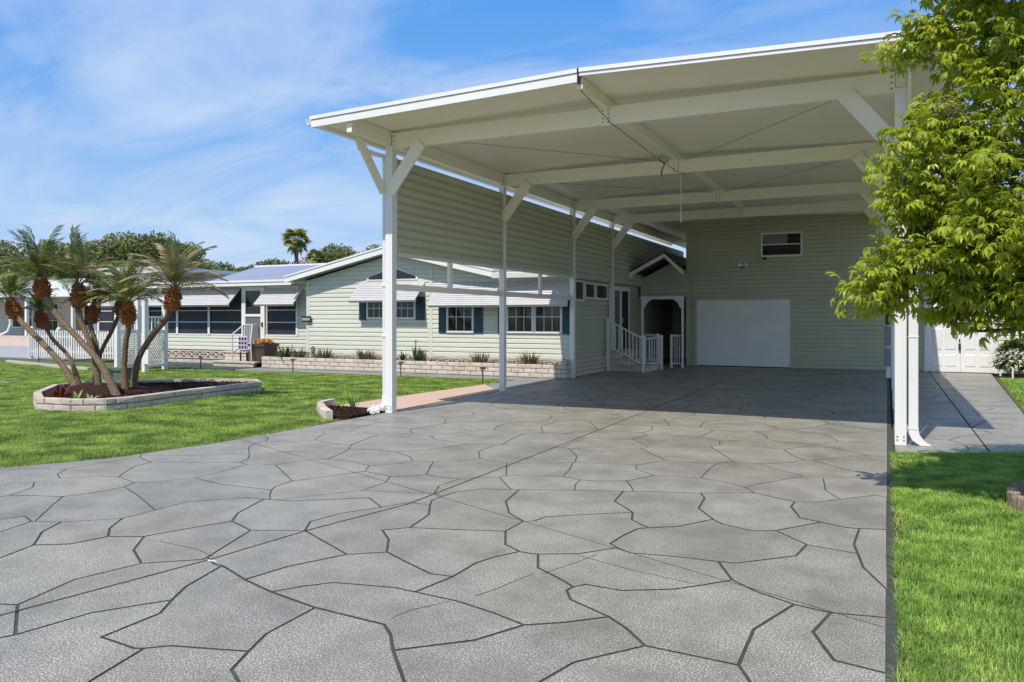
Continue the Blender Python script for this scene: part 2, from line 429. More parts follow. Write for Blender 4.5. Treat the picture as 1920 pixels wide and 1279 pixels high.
def clip_cells(seeds, boundary, reach=1.7):
    cells = []
    wr = random.Random(77); W = [wr.uniform(-.055, .055) for _ in seeds]
    def cut(poly, mx, my, nx, ny, l):
        out = []; n = len(poly)
        for k in range(n):
            x0, y0, l0 = poly[k]; x1, y1, _ = poly[(k+1) % n]
            d0 = (x0-mx)*nx + (y0-my)*ny; d1 = (x1-mx)*nx + (y1-my)*ny
            if d0 <= 0:
                out.append((x0, y0, l0))
                if d1 > 0:
                    t = d0/(d0-d1); out.append((x0+(x1-x0)*t, y0+(y1-y0)*t, l))
            elif d1 <= 0:
                t = d0/(d0-d1); out.append((x0+(x1-x0)*t, y0+(y1-y0)*t, l0))
        return split_along(out, l) if len(out) > 2 else []
    for i, s in enumerate(seeds):
        polys = [[(p[0], p[1], -1) for p in boundary]]      # vertex + label of the edge that leaves it
        near = sorted(range(len(seeds)), key=lambda j: (seeds[j][0]-s[0])**2 + (seeds[j][1]-s[1])**2)[1:28]
        for c, (nx, ny) in enumerate(((1, 0), (0, 1), (-1, 0), (0, -1))):
            polys = [r for q in polys for r in cut(q, s[0]+nx*reach, s[1]+ny*reach, nx, ny, -2-c)]
        for j in near:
            q = seeds[j]; nx, ny = q[0]-s[0], q[1]-s[1]
            tt = .5 + max(-.22, min(.22, (W[i]-W[j]) / (2*(nx*nx+ny*ny))))
            polys = [r for p in polys for r in cut(p, s[0]+nx*tt, s[1]+ny*tt, nx, ny, j)]
        cells.append(polys)
    return cells
def stone_poly(i, poly, gap):
    pts = []
    n = len(poly)
    for k in range(n):
        x0, y0, l = poly[k]; x1, y1, _ = poly[(k+1) % n]
        pts.append((x0, y0))
        ln = math.hypot(x1-x0, y1-y0)
        if l >= 0 and ln > 0.30:
            r = random.Random(min(i, l) * 7919 + max(i, l) * 104729)
            t = r.uniform(0.35, 0.65); off = r.choice((r.uniform(0.0, 0.03), r.uniform(0.05, 0.13))) * r.choice((-1, 1)) * ln
            if i > l: t = 1 - t; off = -off
            # off is measured to the left of the low-index cell's edge direction
            pts.append((x0+(x1-x0)*t - (y1-y0)/ln*off, y0+(y1-y0)*t + (x1-x0)/ln*off))
    return inset(pts, gap)
def inset(pts, gap):
    # drop near-duplicate points
    q = []
    for p in pts:
        if not q or math.hypot(p[0]-q[-1][0], p[1]-q[-1][1]) > 0.015: q.append(p)
    if len(q) > 2 and math.hypot(q[0][0]-q[-1][0], q[0][1]-q[-1][1]) < 0.015: q.pop()
    n = len(q)
    if n < 3: return None
    area = sum(q[k][0]*q[(k+1) % n][1] - q[(k+1) % n][0]*q[k][1] for k in range(n)) / 2
    if abs(area) < 0.012: return None
    sg = 1 if area > 0 else -1
    out = []
    for k in range(n):
        a, b, c = q[k-1], q[k], q[(k+1) % n]
        e0 = Vector((b[0]-a[0], b[1]-a[1])).normalized(); e1 = Vector((c[0]-b[0], c[1]-b[1])).normalized()
        n0 = Vector((-e0.y, e0.x))*sg; n1 = Vector((-e1.y, e1.x))*sg
        m_ = n0 + n1
        if m_.length < 0.3: m_ = n0
        m_.normalize(); f = gap / max(0.5, m_.dot(n0))
        out.append((b[0]+m_.x*f, b[1]+m_.y*f))
    if sg < 0: out.reverse()
    return out
def set_stone(parent, q, z0, z1):
    cx = sum(p[0] for p in q)/len(q); cy = sum(p[1] for p in q)/len(q)
    zz = z1 + rnd.uniform(-0.0006, 0.0006)
    me = MB().prism(q, lambda x, y: (x, y, z0-.0005), lambda x, y: (x, y, zz)).mesh('flagstone', M_flag, (cx, cy, 0))
    me.materials.append(M_joint)
    for f_ in me.polygons:
        if f_.normal.z < 0.5: f_.material_index = 1
    o = add_obj('flagstone', me, parent); o.location = Vector((cx, cy, 0)) - ORG[parent]
def lay_stones(parent, seeds, boundary, gap=0.0058, z0=-0.0035, z1=0.0):
    for i, polys in enumerate(clip_cells(seeds, boundary)):
        for poly in polys:
            q = stone_poly(i, poly, gap)
            if q: set_stone(parent, q, z0, z1)

def inside(poly, x, y):
    c = False; n = len(poly)
    for i in range(n):
        x0, y0 = poly[i]; x1, y1 = poly[(i+1) % n]
        if (y0 > y) != (y1 > y) and x < (x1-x0)*(y-y0)/(y1-y0)+x0: c = not c
    return c
# near stones: outlines measured on the drive in metres (vertices, faces, outline); beyond them a loose irregular fill
TV = [(-5.98,3.56),(-5.88,3.74),(-5.69,3.67),(-5.47,3.75),(-5.21,3.97),(-5.16,4.02),(-5.15,4.6),(-4.83,4.92),(-4.65,4.95),(-4.4,5.0),(-3.9,5.37),(-3.61,5.14),(-3.51,5.37),(-3.31,5.38),(-3.38,5.52),(-3.36,5.85),(-3.22,6.06),(-2.9,6.19),(-2.51,6.35),(-2.06,6.52),(-1.78,6.63),(-1.44,6.73),(-1.03,6.95),(-0.68,6.75),(-0.52,6.81),(-0.08,7.31),(0.0,7.24),(0.0,6.15),(0.0,5.54),(0.0,4.79),(0.0,4.34),(0.0,3.66),(0.0,3.28),(-5.59,3.33),(-4.98,2.96),(-4.23,2.52),(-3.77,2.24),(-3.05,1.82),(-2.75,1.96),(-2.17,2.24),(-1.6,2.51),(-1.28,2.67),(-0.41,3.09),(-3.7,4.34),(-4.05,4.18),(-3.84,3.59),(-3.69,3.51),(-3.63,3.51),(-3.32,3.38),(-3.04,3.29),(-2.67,3.21),(-2.22,3.18),(-2.12,3.09),(-2.01,2.95),(-1.79,2.71),(-3.09,4.02),(-2.89,4.17),(-3.26,3.67),(-3.04,4.41),(-3.22,4.59),(-3.08,4.73),(-2.74,4.83),(-2.42,4.94),(-2.64,4.04),(-2.42,3.93),(-2.27,3.94),(-2.27,4.23),(-2.22,4.38),(-2.13,4.55),(-2.33,3.63),(-2.94,3.44),(-2.83,3.56),(-2.47,3.64),(-2.06,3.61),(-1.82,3.55),(-1.6,3.47),(-1.43,3.59),(-1.26,3.75),(-1.73,3.21),(-1.13,3.64),(-1.0,3.49),(-1.52,3.89),(-1.59,4.01),(-1.53,4.15),(-1.32,4.14),(-1.06,4.29),(-0.93,4.43),(-0.8,4.58),(-0.79,3.48),(-0.58,3.47),(-1.23,3.19),(-1.29,2.96),(-0.94,4.89),(-0.64,4.44),(-0.51,4.37),(-0.44,4.33),(-0.26,4.29),(-0.58,3.9),(-0.58,3.67),(-0.51,3.33),(-0.32,3.99),(-0.27,3.85),(-0.21,3.7),(-2.28,4.65),(-2.42,5.1),(-2.42,5.24),(-2.04,4.54),(-1.77,4.67),(-1.59,4.9),(-2.0,4.55),(-1.89,4.3),(-1.72,4.19),(-1.58,4.08),(-1.66,4.97),(-1.64,5.2),(-1.6,5.41),(-1.48,4.83),(-1.19,4.88),(-0.83,4.91),(-0.52,5.22),(-0.48,5.51),(-0.71,5.78),(-0.17,5.44),(-1.54,5.46),(-1.71,5.62),(-1.77,5.84),(-1.89,5.99),(-2.01,6.13),(-1.36,5.59),(-1.17,5.9),(-1.34,6.19),(-1.37,6.56),(-1.09,5.8),(-0.86,5.7),(-0.44,6.16),(-0.59,6.22),(-0.69,6.56),(-0.27,6.08),(-0.18,6.09),(-0.2,5.65),(-0.13,5.15),(-2.62,5.41),(-2.81,5.74),(-2.35,5.28),(-2.32,5.43),(-2.03,5.66),(-3.15,5.1),(-3.83,4.55),(-3.78,4.85),(-4.36,4.31),(-4.5,4.51),(-4.51,3.98),(-4.6,3.75),(-4.39,3.5),(-4.11,3.33),(-3.83,3.55),(-4.82,3.64),(-5.0,3.79),(-4.89,3.41),(-5.08,3.29),(-5.34,3.52),(-4.1,2.57),(-3.72,2.32),(-4.2,2.96),(-3.65,2.66),(-3.43,2.97),(-3.33,2.81),(-3.33,2.48),(-3.08,2.46),(-3.04,2.48),(-2.96,2.55),(-2.59,2.66),(-3.53,3.15),(-2.66,2.85),(-2.52,2.49),(-2.38,2.4),(-2.97,2.17),(-2.95,2.1)]
TF = [[55,43,147,148,11,12,13,146,60,59,58,56],[55,56,63,64,65,69,72,71,70,49,48,57],[55,57,48,47,46,45,44,43],[67,68,106,109,110,111,112,82,81,77,76,75,74,73,69,65,66],[67,66,65,64,63,56,58,59,60,61,62,103,68],[68,103,62,104,105,143,144,145,125,124,123,115,114,113,108,107,109,106],[44,149,150,8,9,10,11,148,147,43],[44,45,155,154,153,152,151,149],[45,46,47,172,165,164,162,161,163,154,155],[53,52,51,50,49,70,71,72,69,73,74,75,78],[53,78,75,76,77,79,80,90,91,41,40,54],[53,54,40,39,175,174,171,173,50,51,52],[35,34,159,158,156,152,153,154,163,161],[35,161,162,36],[164,165,166,167,168,169,176,177,38,37,36,162],[165,172,47,48,49,50,173,171,170,169,168,167,166],[159,160,3,4,5,157,156,158],[159,34,33,2,3,160],[8,150,149,151,152,156,157,5,6,7],[41,91,90,80,88,89,99,42],[105,141,142,17,18,19,127,126,125,145,144,143],[105,104,62,61,60,146,13,14,15,16,17,142,141],[31,102,101,100,96,30],[31,32,42,99,89,98,97,95,96,100,101,102],[132,129,130,131,21,22,23,136,135,134,121,133],[132,133,121,120,119,118,92,117,116,108,113,114,115,123,128,129],[121,134,137,138,139,122,120],[122,139,138,27,28,29,140],[122,140,29,30,96,95,94,93,87,92,118,119,120],[137,134,135,136,23,24,25,26,27,138],[19,20,21,131,130,129,128,123,124,125,126,127],[170,171,174,175,39,38,177,176,169],[80,79,77,81,82,112,83,84,85,86,87,93,94,95,97,98,89,88],[111,110,109,107,108,116,117,92,87,86,85,84,83,112],[2,33,0,1]]
TO = [35,36,37,38,39,40,41,42,32,31,30,29,28,27,26,25,24,23,22,21,20,19,18,17,16,15,14,13,12,11,10,9,8,7,6,5,4,3,2,1,0,33,34]
NEAR = [TV[k] for k in TO]
for f_ in TF:
    q = inset([TV[k] for k in f_], 0.0085)
    if q: set_stone(drive, q, -0.0035, 0.0)
HOLD = [(sum(TV[k][0] for k in f_) / len(f_), sum(TV[k][1] for k in f_) / len(f_)) for f_ in TF]
SEEDS = [p for p in [(-1.61,6.07),(-1.07,6.23),(-0.31,6.59),(-5.07,6.16),(-5.87,6.61),(-4.3,6.53),(-3.78,6.78),(-4.94,6.88),(-4.49,7.45),(-3.24,6.1),(-2.82,6.42),(-3.11,7.1),(-3.47,7.76),(-2.5,7.25),(-2.68,8.14),(-2.26,6.56),(-1.67,6.85),(-1.83,7.72),(-1.21,7.72),(-1.99,8.65),(-1.3,8.99),(-0.71,7.43),(-0.59,8.31),(-0.23,7.54),(-0.17,8.83),(-0.66,9.29)] if not inside(NEAR, *p)]
FAR = []
tries = 0
while tries < 12000:
    tries += 1
    x, y = rnd.uniform(-13.4, 0), rnd.uniform(0, 24.5)
    if not inside(DRIVE, x, y) or inside(NEAR, x, y): continue
    if y < 1.2 and x < -7: continue
    if all(((x-a)/1.0)**2 + ((y-b)/1.0)**2 > (0.60 if y > 4 else 0.55)**2 for a, b in SEEDS + FAR + HOLD): FAR.append((x, y))
FAR = [q for q in FAR if rnd.random() > 0.10]
n_ = len(NEAR)
ib = min(range(n_), key=lambda k: (-round(NEAR[k][0], 2), NEAR[k][1])); it = max(range(n_), key=lambda k: (round(NEAR[k][0], 2), NEAR[k][1]))
path = []; k = ib
while True:
    path.append(NEAR[k])
    if k == it: break
    k = (k - 1) % n_
lay_stones(drive, SEEDS + FAR, path + [(0.0, 24.5), (-7.16, 24.5), (-7.16, 10.3), (-7.20, 8.2), (-7.26, 6.9), (-7.52, 5.66), (-7.98, 4.83), (-8.9, 3.7), (-10.6, 2.0), (-12.9, 0.6), (0.0, 0.6)])
part('speckled_slab', MB().box(-13.5, 0.0, -8, 0.59, -0.0065, 0.0), M_flag, drive)
cj = MB(); CJ = [(-4.7, 0.7), (-4.03, 2.43), (-3.92, 2.95), (-3.79, 3.56), (-3.69, 4.35), (-3.48, 5.32), (-3.47, 8.55), (-3.5, 14.0), (-3.5, 24.4)]
for a, b in zip(CJ[:-1], CJ[1:]): cj.bar((*a, -0.0006), (*b, -0.0006), 0.013, 0.007)
part('control_joint', cj, M_joint, drive)
cr = MB()
for a, b in (((-7.3, 7.3), (-3.57, 5.72)), ((-3.54, 5.72), (-0.02, 4.2))):
    cr.bar((*a, -0.0010), (*b, -0.0010), 0.005, 0.005)
for l in [[(-2.23, 3.26), (-2.22, 3.34), (-2.19, 3.42), (-2.09, 3.58)], [(-2.0, 3.72), (-1.95, 3.86), (-1.92, 4.0), (-1.87, 4.2)], [(-1.82, 4.22), (-1.72, 4.49), (-1.66, 4.7)], [(-1.78, 4.64), (-1.39, 4.51), (-0.99, 4.42)], [(-4.4, 3.71), (-4.03, 3.69), (-3.81, 3.61)]]:
    for a, b in zip(l[:-1], l[1:]): cr.bar((*a, -0.0010), (*b, -0.0010), 0.0045, 0.005)
part('hairline_crack', cr, M_joint, drive)
part('cable_plate', MB().lathe((-3.3, 9.3, 0), [(0.045, 0.001), (0.04, 0.010), (0.0, 0.011)], 10), M_walk, drive)
part('paint_chip', MB().box(-3.79, -3.72, 3.545, 3.557, 0.0, 0.003), M_white, drive)

walkb = MB().prism([(0.072, 9.6), (1.6, 10.45), (1.93, 14.6), (2.52, 24.45), (0.072, 24.45)], lambda x, y: (x, y, -0.057), lambda x, y: (x, y, -0.0072))
swalk = struct('side_walkway', walkb, M_border)
ws = []
while len(ws) < 34:
    x, y = rnd.uniform(0.1, 2.5), rnd.uniform(9.8, 24.4)
    if all((x-a)**2 + (y-b)**2 > 0.6**2 for a, b in ws) or rnd.random() < 0.0005: ws.append((x, y))
    tries += 1
    if tries > 60000: break
lay_stones(swalk, ws, [(0.075, 9.62), (1.6, 10.47), (1.93, 14.6), (2.51, 24.44), (0.075, 24.44)], 0.006)
part('control_joint', MB().box(1.02, 1.04, 10.15, 24.4, -0.004, 0.0035), M_joint, swalk)

sheet('front_walk', [(-17.2, 17.12), (-8.12, 17.12), (-8.12, 15.66), (-7.196, 14.32), (-7.196, 18.3), (-17.2, 18.3)], -0.056, -0.004, M_walk)
sheet('pink_strip', [(-7.195, 10.35), (-7.195, 14.3), (-8.15, 15.62), (-8.36, 13.0), (-8.42, 11.2), (-8.5, 10.55), (-7.9, 10.4)], -0.057, 0.006, M_pink)
sheet('street', [(-60, 21.5), (-26.5, 18.6), (-29, 26.5), (-60, 29)], -0.056, -0.012, M_street)
sheet('lawn_edge_kerb', [(-18.2, 11.2), (-60, 13.5), (-60, 13.62), (-18.2, 11.32)], -0.055, 0.015, M_walk)

# ------------------------------------------------------------------ TALL CARPORT
XL, XR = -7.1, 0.14
YP = [10.36, 14.36, 18.3, 21.35]
cp = thing('carport', 'tall white open carport with low gabled roof over the flagstone driveway', 'carport', (-3.5, 16, 0))
ZB0, ZB1 = 4.17, 4.415
APX = -3.51
def ceil_z(x): return 4.43 + 0.125 * (1 - abs(x - APX) / 4.2)
# roof pans: each a slab of its own
for side in (-1, 1):
    xe = APX + side * 4.22
    y = 9.29; k = 0
    yend = 31.0 if side < 0 else 24.5
    while y < yend - 0.05:
        y1 = min(y + 1.2, yend)
        pan = MB()
        xa, xb = sorted((APX + side * 0.006, xe))
        pan.prism([(xa, ceil_z(xa)), (xb, ceil_z(xb)), (xb, ceil_z(xb) + 0.075), (xa, ceil_z(xa) + 0.075)],
                  lambda x, z, y=y: (x, y + 0.004, z), lambda x, z, y1=y1: (x, y1 - 0.004, z))
        part('roof_panel', pan, M_ceiling, cp)
        y = y1
for side in (-1, 1):                                   # unseen sheet added over the pans to stop sun leaking through joints
    xa, xb = sorted((APX + side * 0.0005, APX + side * 4.225)); ye = 31.0 if side < 0 else 24.55
    part('sun_block_sheet', MB().prism([(xa, ceil_z(xa) + .0765), (xb, ceil_z(xb) + .0765), (xb, ceil_z(xb) + .0825), (xa, ceil_z(xa) + .0825)],
                                  lambda x, z: (x, 9.288, z), lambda x, z, ye=ye: (x, ye, z)), M_roofwhite, cp)
# fascias across the front: deep two-strip on the left half, thin on the right
xl0 = APX - 4.25
def slope_bar(x0, x1, za, zb, y0, y1):
    return MB().prism([(x0, ceil_z(x0) + za), (x1, ceil_z(x1) + za), (x1, ceil_z(x1) + zb), (x0, ceil_z(x0) + zb)],
                      lambda x, z: (x, y0, z), lambda x, z: (x, y1, z))
part('fascia', slope_bar(xl0, APX - 0.012, -0.085, 0.022, 9.235, 9.285), M_whitemetal, cp)
part('fascia', slope_bar(xl0 - 0.02, APX - 0.012, 0.03, 0.083, 9.22, 9.285), M_whitemetal, cp)
part('fascia', slope_bar(APX + 0.012, APX + 4.25, -0.01, 0.03, 9.235, 9.285), M_whitemetal, cp)
part('fascia', slope_bar(APX + 0.012, APX + 4.27, 0.036, 0.085, 9.22, 9.285), M_whitemetal, cp)
part('ridge_cap', MB().box(APX - 0.011, APX + 0.011, 9.225, 9.29, 4.45, 4.645), M_black, cp)
# edge gutters
for x0, x1, ye in ((APX - 4.37, APX - 4.23, 31.0), (APX + 4.23, APX + 4.37, 24.4)):
    gz = 4.395
    gm = MB().prism([(x0, gz + .095), (x0 + .02, gz), (x1 - .02, gz), (x1, gz + .095), (x1 - .008, gz + .095), (x1 - .026, gz + .008), (x0 + .026, gz + .008), (x0 + .008, gz + .095)],
                    lambda x, z: (x, 9.26, z), lambda x, z, ye=ye: (x, ye, z))
    part('gutter', gm, M_whitemetal, cp)
# cross beams with a bolted splice at the ridge
YB = YP
for y in YB:
    part('cross_beam', MB().box(XL + 0.06, XR - 0.06, y - 0.04, y + 0.04, ZB0, ZB1), M_beam, cp)
    sp = MB().box(APX - 0.055, APX + 0.055, y - 0.058, y - 0.042, ZB0 - 0.015, ceil_z(APX) - 0.004)
    spo = part('splice_plate', sp, M_beam, cp)
    bl = MB()
    for k in range(4):
        for sx in (-0.037, 0.037):
            bl.lathe((APX + sx, y - 0.058, ZB0 + 0.03 + 0.055 * k), [(0.0, -0.008), (0.009, -0.008), (0.009, 0.008), (0, 0.008)], 6)
    part('bolt', bl, M_black, spo, kind='stuff')
    for xx, sg in ((XL + 0.075, 1), (XR - 0.075, -1)):
        pl = part('end_plate', MB().box(xx - 0.012 * sg, xx + 0.05 * sg, y - 0.056, y - 0.042, ZB0 + 0.005, ZB1 - 0.005) if sg > 0 else
                  MB().box(xx - 0.05, xx + 0.012, y - 0.056, y - 0.042, ZB0 + 0.005, ZB1 - 0.005), M_beam, cp)
        bl = MB()
        for k in range(3):
            bl.lathe((xx + 0.022 * sg, y - 0.057, ZB0 + 0.045 + 0.07 * k), [(0.0, -0.008), (0.009, -0.008), (0.009, 0.008), (0, 0.008)], 6)
        part('bolt', bl, M_black, pl, kind='stuff')
# purlins along the ridge and both edges
ys = [9.30] + [y for y in YB]
for a, b in zip(ys[:-1], ys[1:]):
    part('ridge_purlin', MB().box(APX - 0.035, APX + 0.035, a + (0.0 if a < 9.5 else 0.045), b - 0.062, 4.395, ceil_z(APX) - 0.006), M_beam, cp)
for x, e in ((XL, 30.8), (XR, 24.3)):
    part('edge_purlin', MB().box(x - 0.045, x + 0.045, 9.292, e, 4.22, ceil_z(x) - 0.006), M_beam, cp)
# posts, knee braces, base screws
for x, sg in ((XL, 1), (XR, -1)):
    for i, y in enumerate(YP):
        w = 0.062 if i == 0 or x > -1 else 0.055
        z1 = 4.216
        pm = MB().box(x - w, x + w, y - w, y + w, 0, z1)
        po = part('post', pm, M_whitemetal, cp)
        fl = MB()
        for zz in (0.05, 0.09):
            for k in (-0.035, 0.035): fl.box(x + k - .007, x + k + .007, y - w - .006, y - w, zz, zz + 0.014)
        part('base_screw', fl, M_black, po, kind='stuff')
        gr = MB().box(x - 0.008, x + 0.008, y - w - 0.0045, y - w, 0.14, 3.3)
        part('post_seam', gr, M_whitemetal, po)
        part('knee_brace', MB().bar((x + sg * 0.03, y - 0.075, 3.49), (x + sg * 0.60, y - 0.075, 4.205), 0.034, 0.20, (0, 1, 0)), M_beam, cp)
    part('knee_brace', MB().bar((x - sg * 0.08, YP[0] - 0.10, 3.50), (x - sg * 0.08, YP[0] - 0.76, 4.22), 0.034, 0.17, (1, 0, 0)), M_beam, cp)
# diagonal tie rods under the roof
for (xa, ya), (xb, yb) in (((XL + .6, YP[0] + .1), (APX - .1, YP[1])), ((XR - .4, YP[0] + .1), (APX + .1, YP[1])), ((XR - .3, YP[1] + .1), (APX + .1, YP[2])), ((XL + .3, YP[1] + .1), (APX - .1, YP[2]))):
    part('tie_rod', MB().tube([(xa, ya, 4.30), (xb, yb, 4.38)], 0.0036, 5), M_rope, cp)
# hung side wall: a frame of rails and separate siding boards
XW = -7.06
frm = MB()
MBcap = MB().box(-7.24, XW - 0.061, 18.56, 30.0, 2.50, 2.529)
frm.box(XW - 0.06, XW - 0.003, 10.46, 18.24, 1.94, 2.04)
for y in (12.2, 16.25): frm.box(XW - 0.06, XW - 0.004, y - 0.05, y + 0.05, 2.042, 2.50)
part('side_rail', frm, M_beam, cp)
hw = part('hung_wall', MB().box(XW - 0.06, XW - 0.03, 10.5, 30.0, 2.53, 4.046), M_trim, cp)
part('wall_trim', MB().box(XW - 0.065, XW + 0.012, 10.47, 18.5, 2.49, 2.545), M_trim, hw)
part('wall_soffit', MBcap, M_trim, hw)
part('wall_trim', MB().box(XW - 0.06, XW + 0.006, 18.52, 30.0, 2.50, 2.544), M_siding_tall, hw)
part('wall_trim', MB().box(XW - 0.065, XW - 0.004, 10.44, 10.49, 2.5, 4.05), M_trim, hw)
bd = MB().prism([(0.0, 0.0), (0.030, 0.0), (0.026, 0.090), (0.008, 0.110), (0.004, 0.1365), (0.0, 0.1365)], lambda a, z: (a, 0, z), lambda a, z: (a, 19.5, z))
bd_me = bd.mesh('siding_board', M_siding_tall)
for k in range(11):
    piece('siding_board', bd_me, hw, (XW - 0.03, 10.49, 2.546 + 0.1365 * k))
# downspouts
dsp = MB()
x, y = XL - 0.13, YP[0] + 0.03
dsp.tube([(APX - 4.3, y + 0.15, 4.40), (APX - 4.3, y + 0.1, 4.28), (XL - 0.35, y + 0.02, 4.14), (x - .03, y, 4.08), (x, y, 3.96), (x, y, 2.5), (x, y, 0.22)], [0.04, 0.042, 0.042, 0.042, 0.045, 0.045, 0.045], 6)
dso = part('downspout', dsp, M_whitemetal, cp)
part('elbow', MB().tube([(x, y, 0.26), (x, y - 0.005, 0.13), (x - 0.03, y - 0.06, 0.05), (x - 0.06, y - 0.12, 0.03)], [0.055, 0.055, 0.06, 0.062], 8), M_whitemetal, dso)
for zz in (2.0, 1.2): part('strap', MB().box(x - 0.055, XL - 0.05, y - 0.052, y + 0.02, zz, zz + 0.03), M_whitemetal, dso)
x = XR + 0.135; y = YP[0] - 0.01
dsp = MB().box(x - 0.05, x + 0.05, y - 0.035, y + 0.035, 0.19, 3.9)
dsp.tube([(x, y, 3.9), (x + .03, y, 4.0), (APX + 4.28, y + .05, 4.22), (APX + 4.3, y + .1, 4.33)], 0.045, 6)
dso = part('downspout', dsp, M_whitemetal, cp)
el = MB()
el.prism([(0, 0.20), (0.10, 0.20), (0.115, 0.12), (0.17, 0.045), (0.24, 0.0), (0.12, 0.0), (0.035, 0.06), (0.0, 0.14)],
         lambda a, z: (x - 0.05 + a, y - 0.036, z + 0.004), lambda a, z: (x - 0.05 + a, y + 0.034, z + 0.004))
part('elbow', el, M_whitemetal, dso)
for zz in (0.19, 1.27): part('strap', MB().box(x - 0.056, x + 0.056, y - 0.041, y + 0.041, zz, zz + 0.014), M_whitemetal, dso)
# dangling things
solo('hanging_cable', MB().tube([(APX, 9.32, 4.39), (APX + .12, 10.2, 4.15), (APX + .28, 11.6, 3.99), (APX + .30, 13.2, 3.97), (APX + .18, 14.3, 4.12)], 0.0055, 5),
     M_rope, 'loose brown cable sagging from the ridge below the carport roof', 'cable', (APX, 9.32, 4.39))
hk = MB().tube([(APX + .29, 12.3, 3.985), (APX + .30, 12.3, 3.93), (APX + .27, 12.3, 3.88), (APX + .25, 12.3, 3.78), (APX + .27, 12.3, 3.76)], 0.010, 5)
hk.tube([(APX + .22, 12.3, 4.02), (APX + .29, 12.3, 3.97), (APX + .36, 12.3, 4.0)], 0.008, 5)
solo('cable_hook', hk, M_black, 'dark bent hook tied to the sagging cable under the roof', 'hook', (APX + .29, 12.3, 3.98))
solo('pull_cord', MB().tube([(-3.9, 16.3, 4.50), (-3.9, 16.3, 3.55)], 0.012, 6).lathe((-3.9, 16.3, 3.50), [(0.0, 0), (0.02, 0.01), (0.02, 0.06), (0, 0.07)], 6),
     M_white, 'straight white pull cord hanging from the carport ceiling', 'cord', (-3.9, 16.3, 4.5))
# electrical boxes at the far right post
eb = thing('electrical_panel', 'grey electrical boxes stacked on a board by the right rear carport post', 'electrical box', (-0.03, 18.25, 0.0))
part('backboard', MB().box(-0.02, 0.06, 18.1, 18.18, 0.25, 1.75), M_white, eb)
part('breaker_box', MB().box(-0.06, 0.06, 18.0, 18.1, 0.92, 1.32), M_grey_elec, eb)
part('meter_box', MB().box(-0.04, 0.05, 18.02, 18.1, 1.36, 1.68), M_black, eb)
part('disconnect_box', MB().box(-0.07, 0.06, 17.98, 18.1, 0.50, 0.86), M_grey_elec, eb)

# ------------------------------------------------------------------ MAIN HOUSE
YF = 18.55
hs = thing('house', 'pale sage sided single storey home with slatted awnings beside the carport', 'house', (-13, 22, 0))
C = 0.127
apx, apz = -12.62, 3.30
def gable_xr(z):
    if z <= 2.62: return (-15.68, -11.40)
    f = (z - 2.62) / (apz - 2.62)
    return (-15.68 + f * (apx + 15.68), min(-11.40, -9.35 + f * (apx + 9.35)))
front3 = lambda x, o, z: (x, YF - o, z)
core = MB().box(-15.66, -7.22, YF, 30.0, 0.0, 2.52)
core.prism([(-15.66, 2.521), (-9.4, 2.521), (apx, apz)], lambda x, z: (x, YF, z), lambda x, z: (x, 27.5, z))
part('wall_core', core, M_siding, hs)
sd = siding(MB(), front3, 0.46, 3.25, C, gable_xr)
siding(sd, front3, 0.46, 2.6, C, lambda z: (-11.36, -7.22))
siding(sd, front3, 2.6, 3.1, C, lambda z: (-11.36, max(-11.36, -9.35 + (z - 2.62) / (apz - 2.62) * (apx + 9.35))))
part('siding', sd, M_siding, hs, kind='stuff')
side3 = lambda y, o, z: (-7.22 + o, y, z)
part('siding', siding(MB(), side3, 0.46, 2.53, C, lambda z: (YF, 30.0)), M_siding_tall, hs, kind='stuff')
for x in (-11.38,): part('corner_trim', MB().box(x - 0.05, x + 0.05, YF - 0.03, YF - 0.001, 0.46, 3.1), M_trim, hs)
part('corner_trim', MB().box(-15.74, -15.64, YF - 0.03, YF + 0.06, 0.46, 2.62), M_trim, hs)
part('corner_trim', MB().box(-7.25, -7.19, YF - 0.035, YF + 0.07, 0.40, 2.5), M_white, hs)
# gable roof: overhanging slabs with rake boards
OV = 0.36
def rslab(x0, z0, x1, z1, th, y0, y1):
    return MB().prism([(x0, z0), (x1, z1), (x1, z1 + th), (x0, z0 + th)], lambda x, z: (x, y0, z), lambda x, z: (x, y1, z))
zl, zr = 2.55, 2.56
part('roof', rslab(-16.25, zl + 0.02, apx, apz + 0.04, 0.14, YF - OV, 27.5), M_roof, hs)
part('roof', rslab(apx + .002, apz + 0.04, -9.30, zr + 0.02, 0.14, YF - OV, 27.5), M_roof, hs)
for xx, zz in ((-16.27, zl), (-9.28, zr)):
    part('rake_board', rslab(*((xx, zz, apx - .001, apz + .02) if xx < apx else (apx + .001, apz + .02, xx, zz)), 0.15, YF - OV - 0.03, YF - OV - 0.002), M_whitemetal, hs)
    part('drip_edge', rslab(*((xx, zz + .155, apx - .001, apz + .175) if xx < apx else (apx + .001, apz + .175, xx, zz + .155)), 0.045, YF - OV - 0.05, YF - OV + 0.10), M_whitemetal, hs)
# low roof on the right part: eave and gutter
part('roof', MB().prism([(YF - 0.38, 2.60), (27.5, 3.0), (27.5, 3.08), (YF - 0.38, 2.68)], lambda y, z: (-9.28, y, z), lambda y, z: (-7.30, y, z)), M_roofwhite, hs)
part('gutter', MB().prism([(YF - 0.50, 2.65), (YF - 0.48, 2.53), (YF - 0.385, 2.53), (YF - 0.385, 2.65)], lambda y, z: (-9.25, y, z), lambda y, z: (-7.16, y, z)), M_whitemetal, hs)
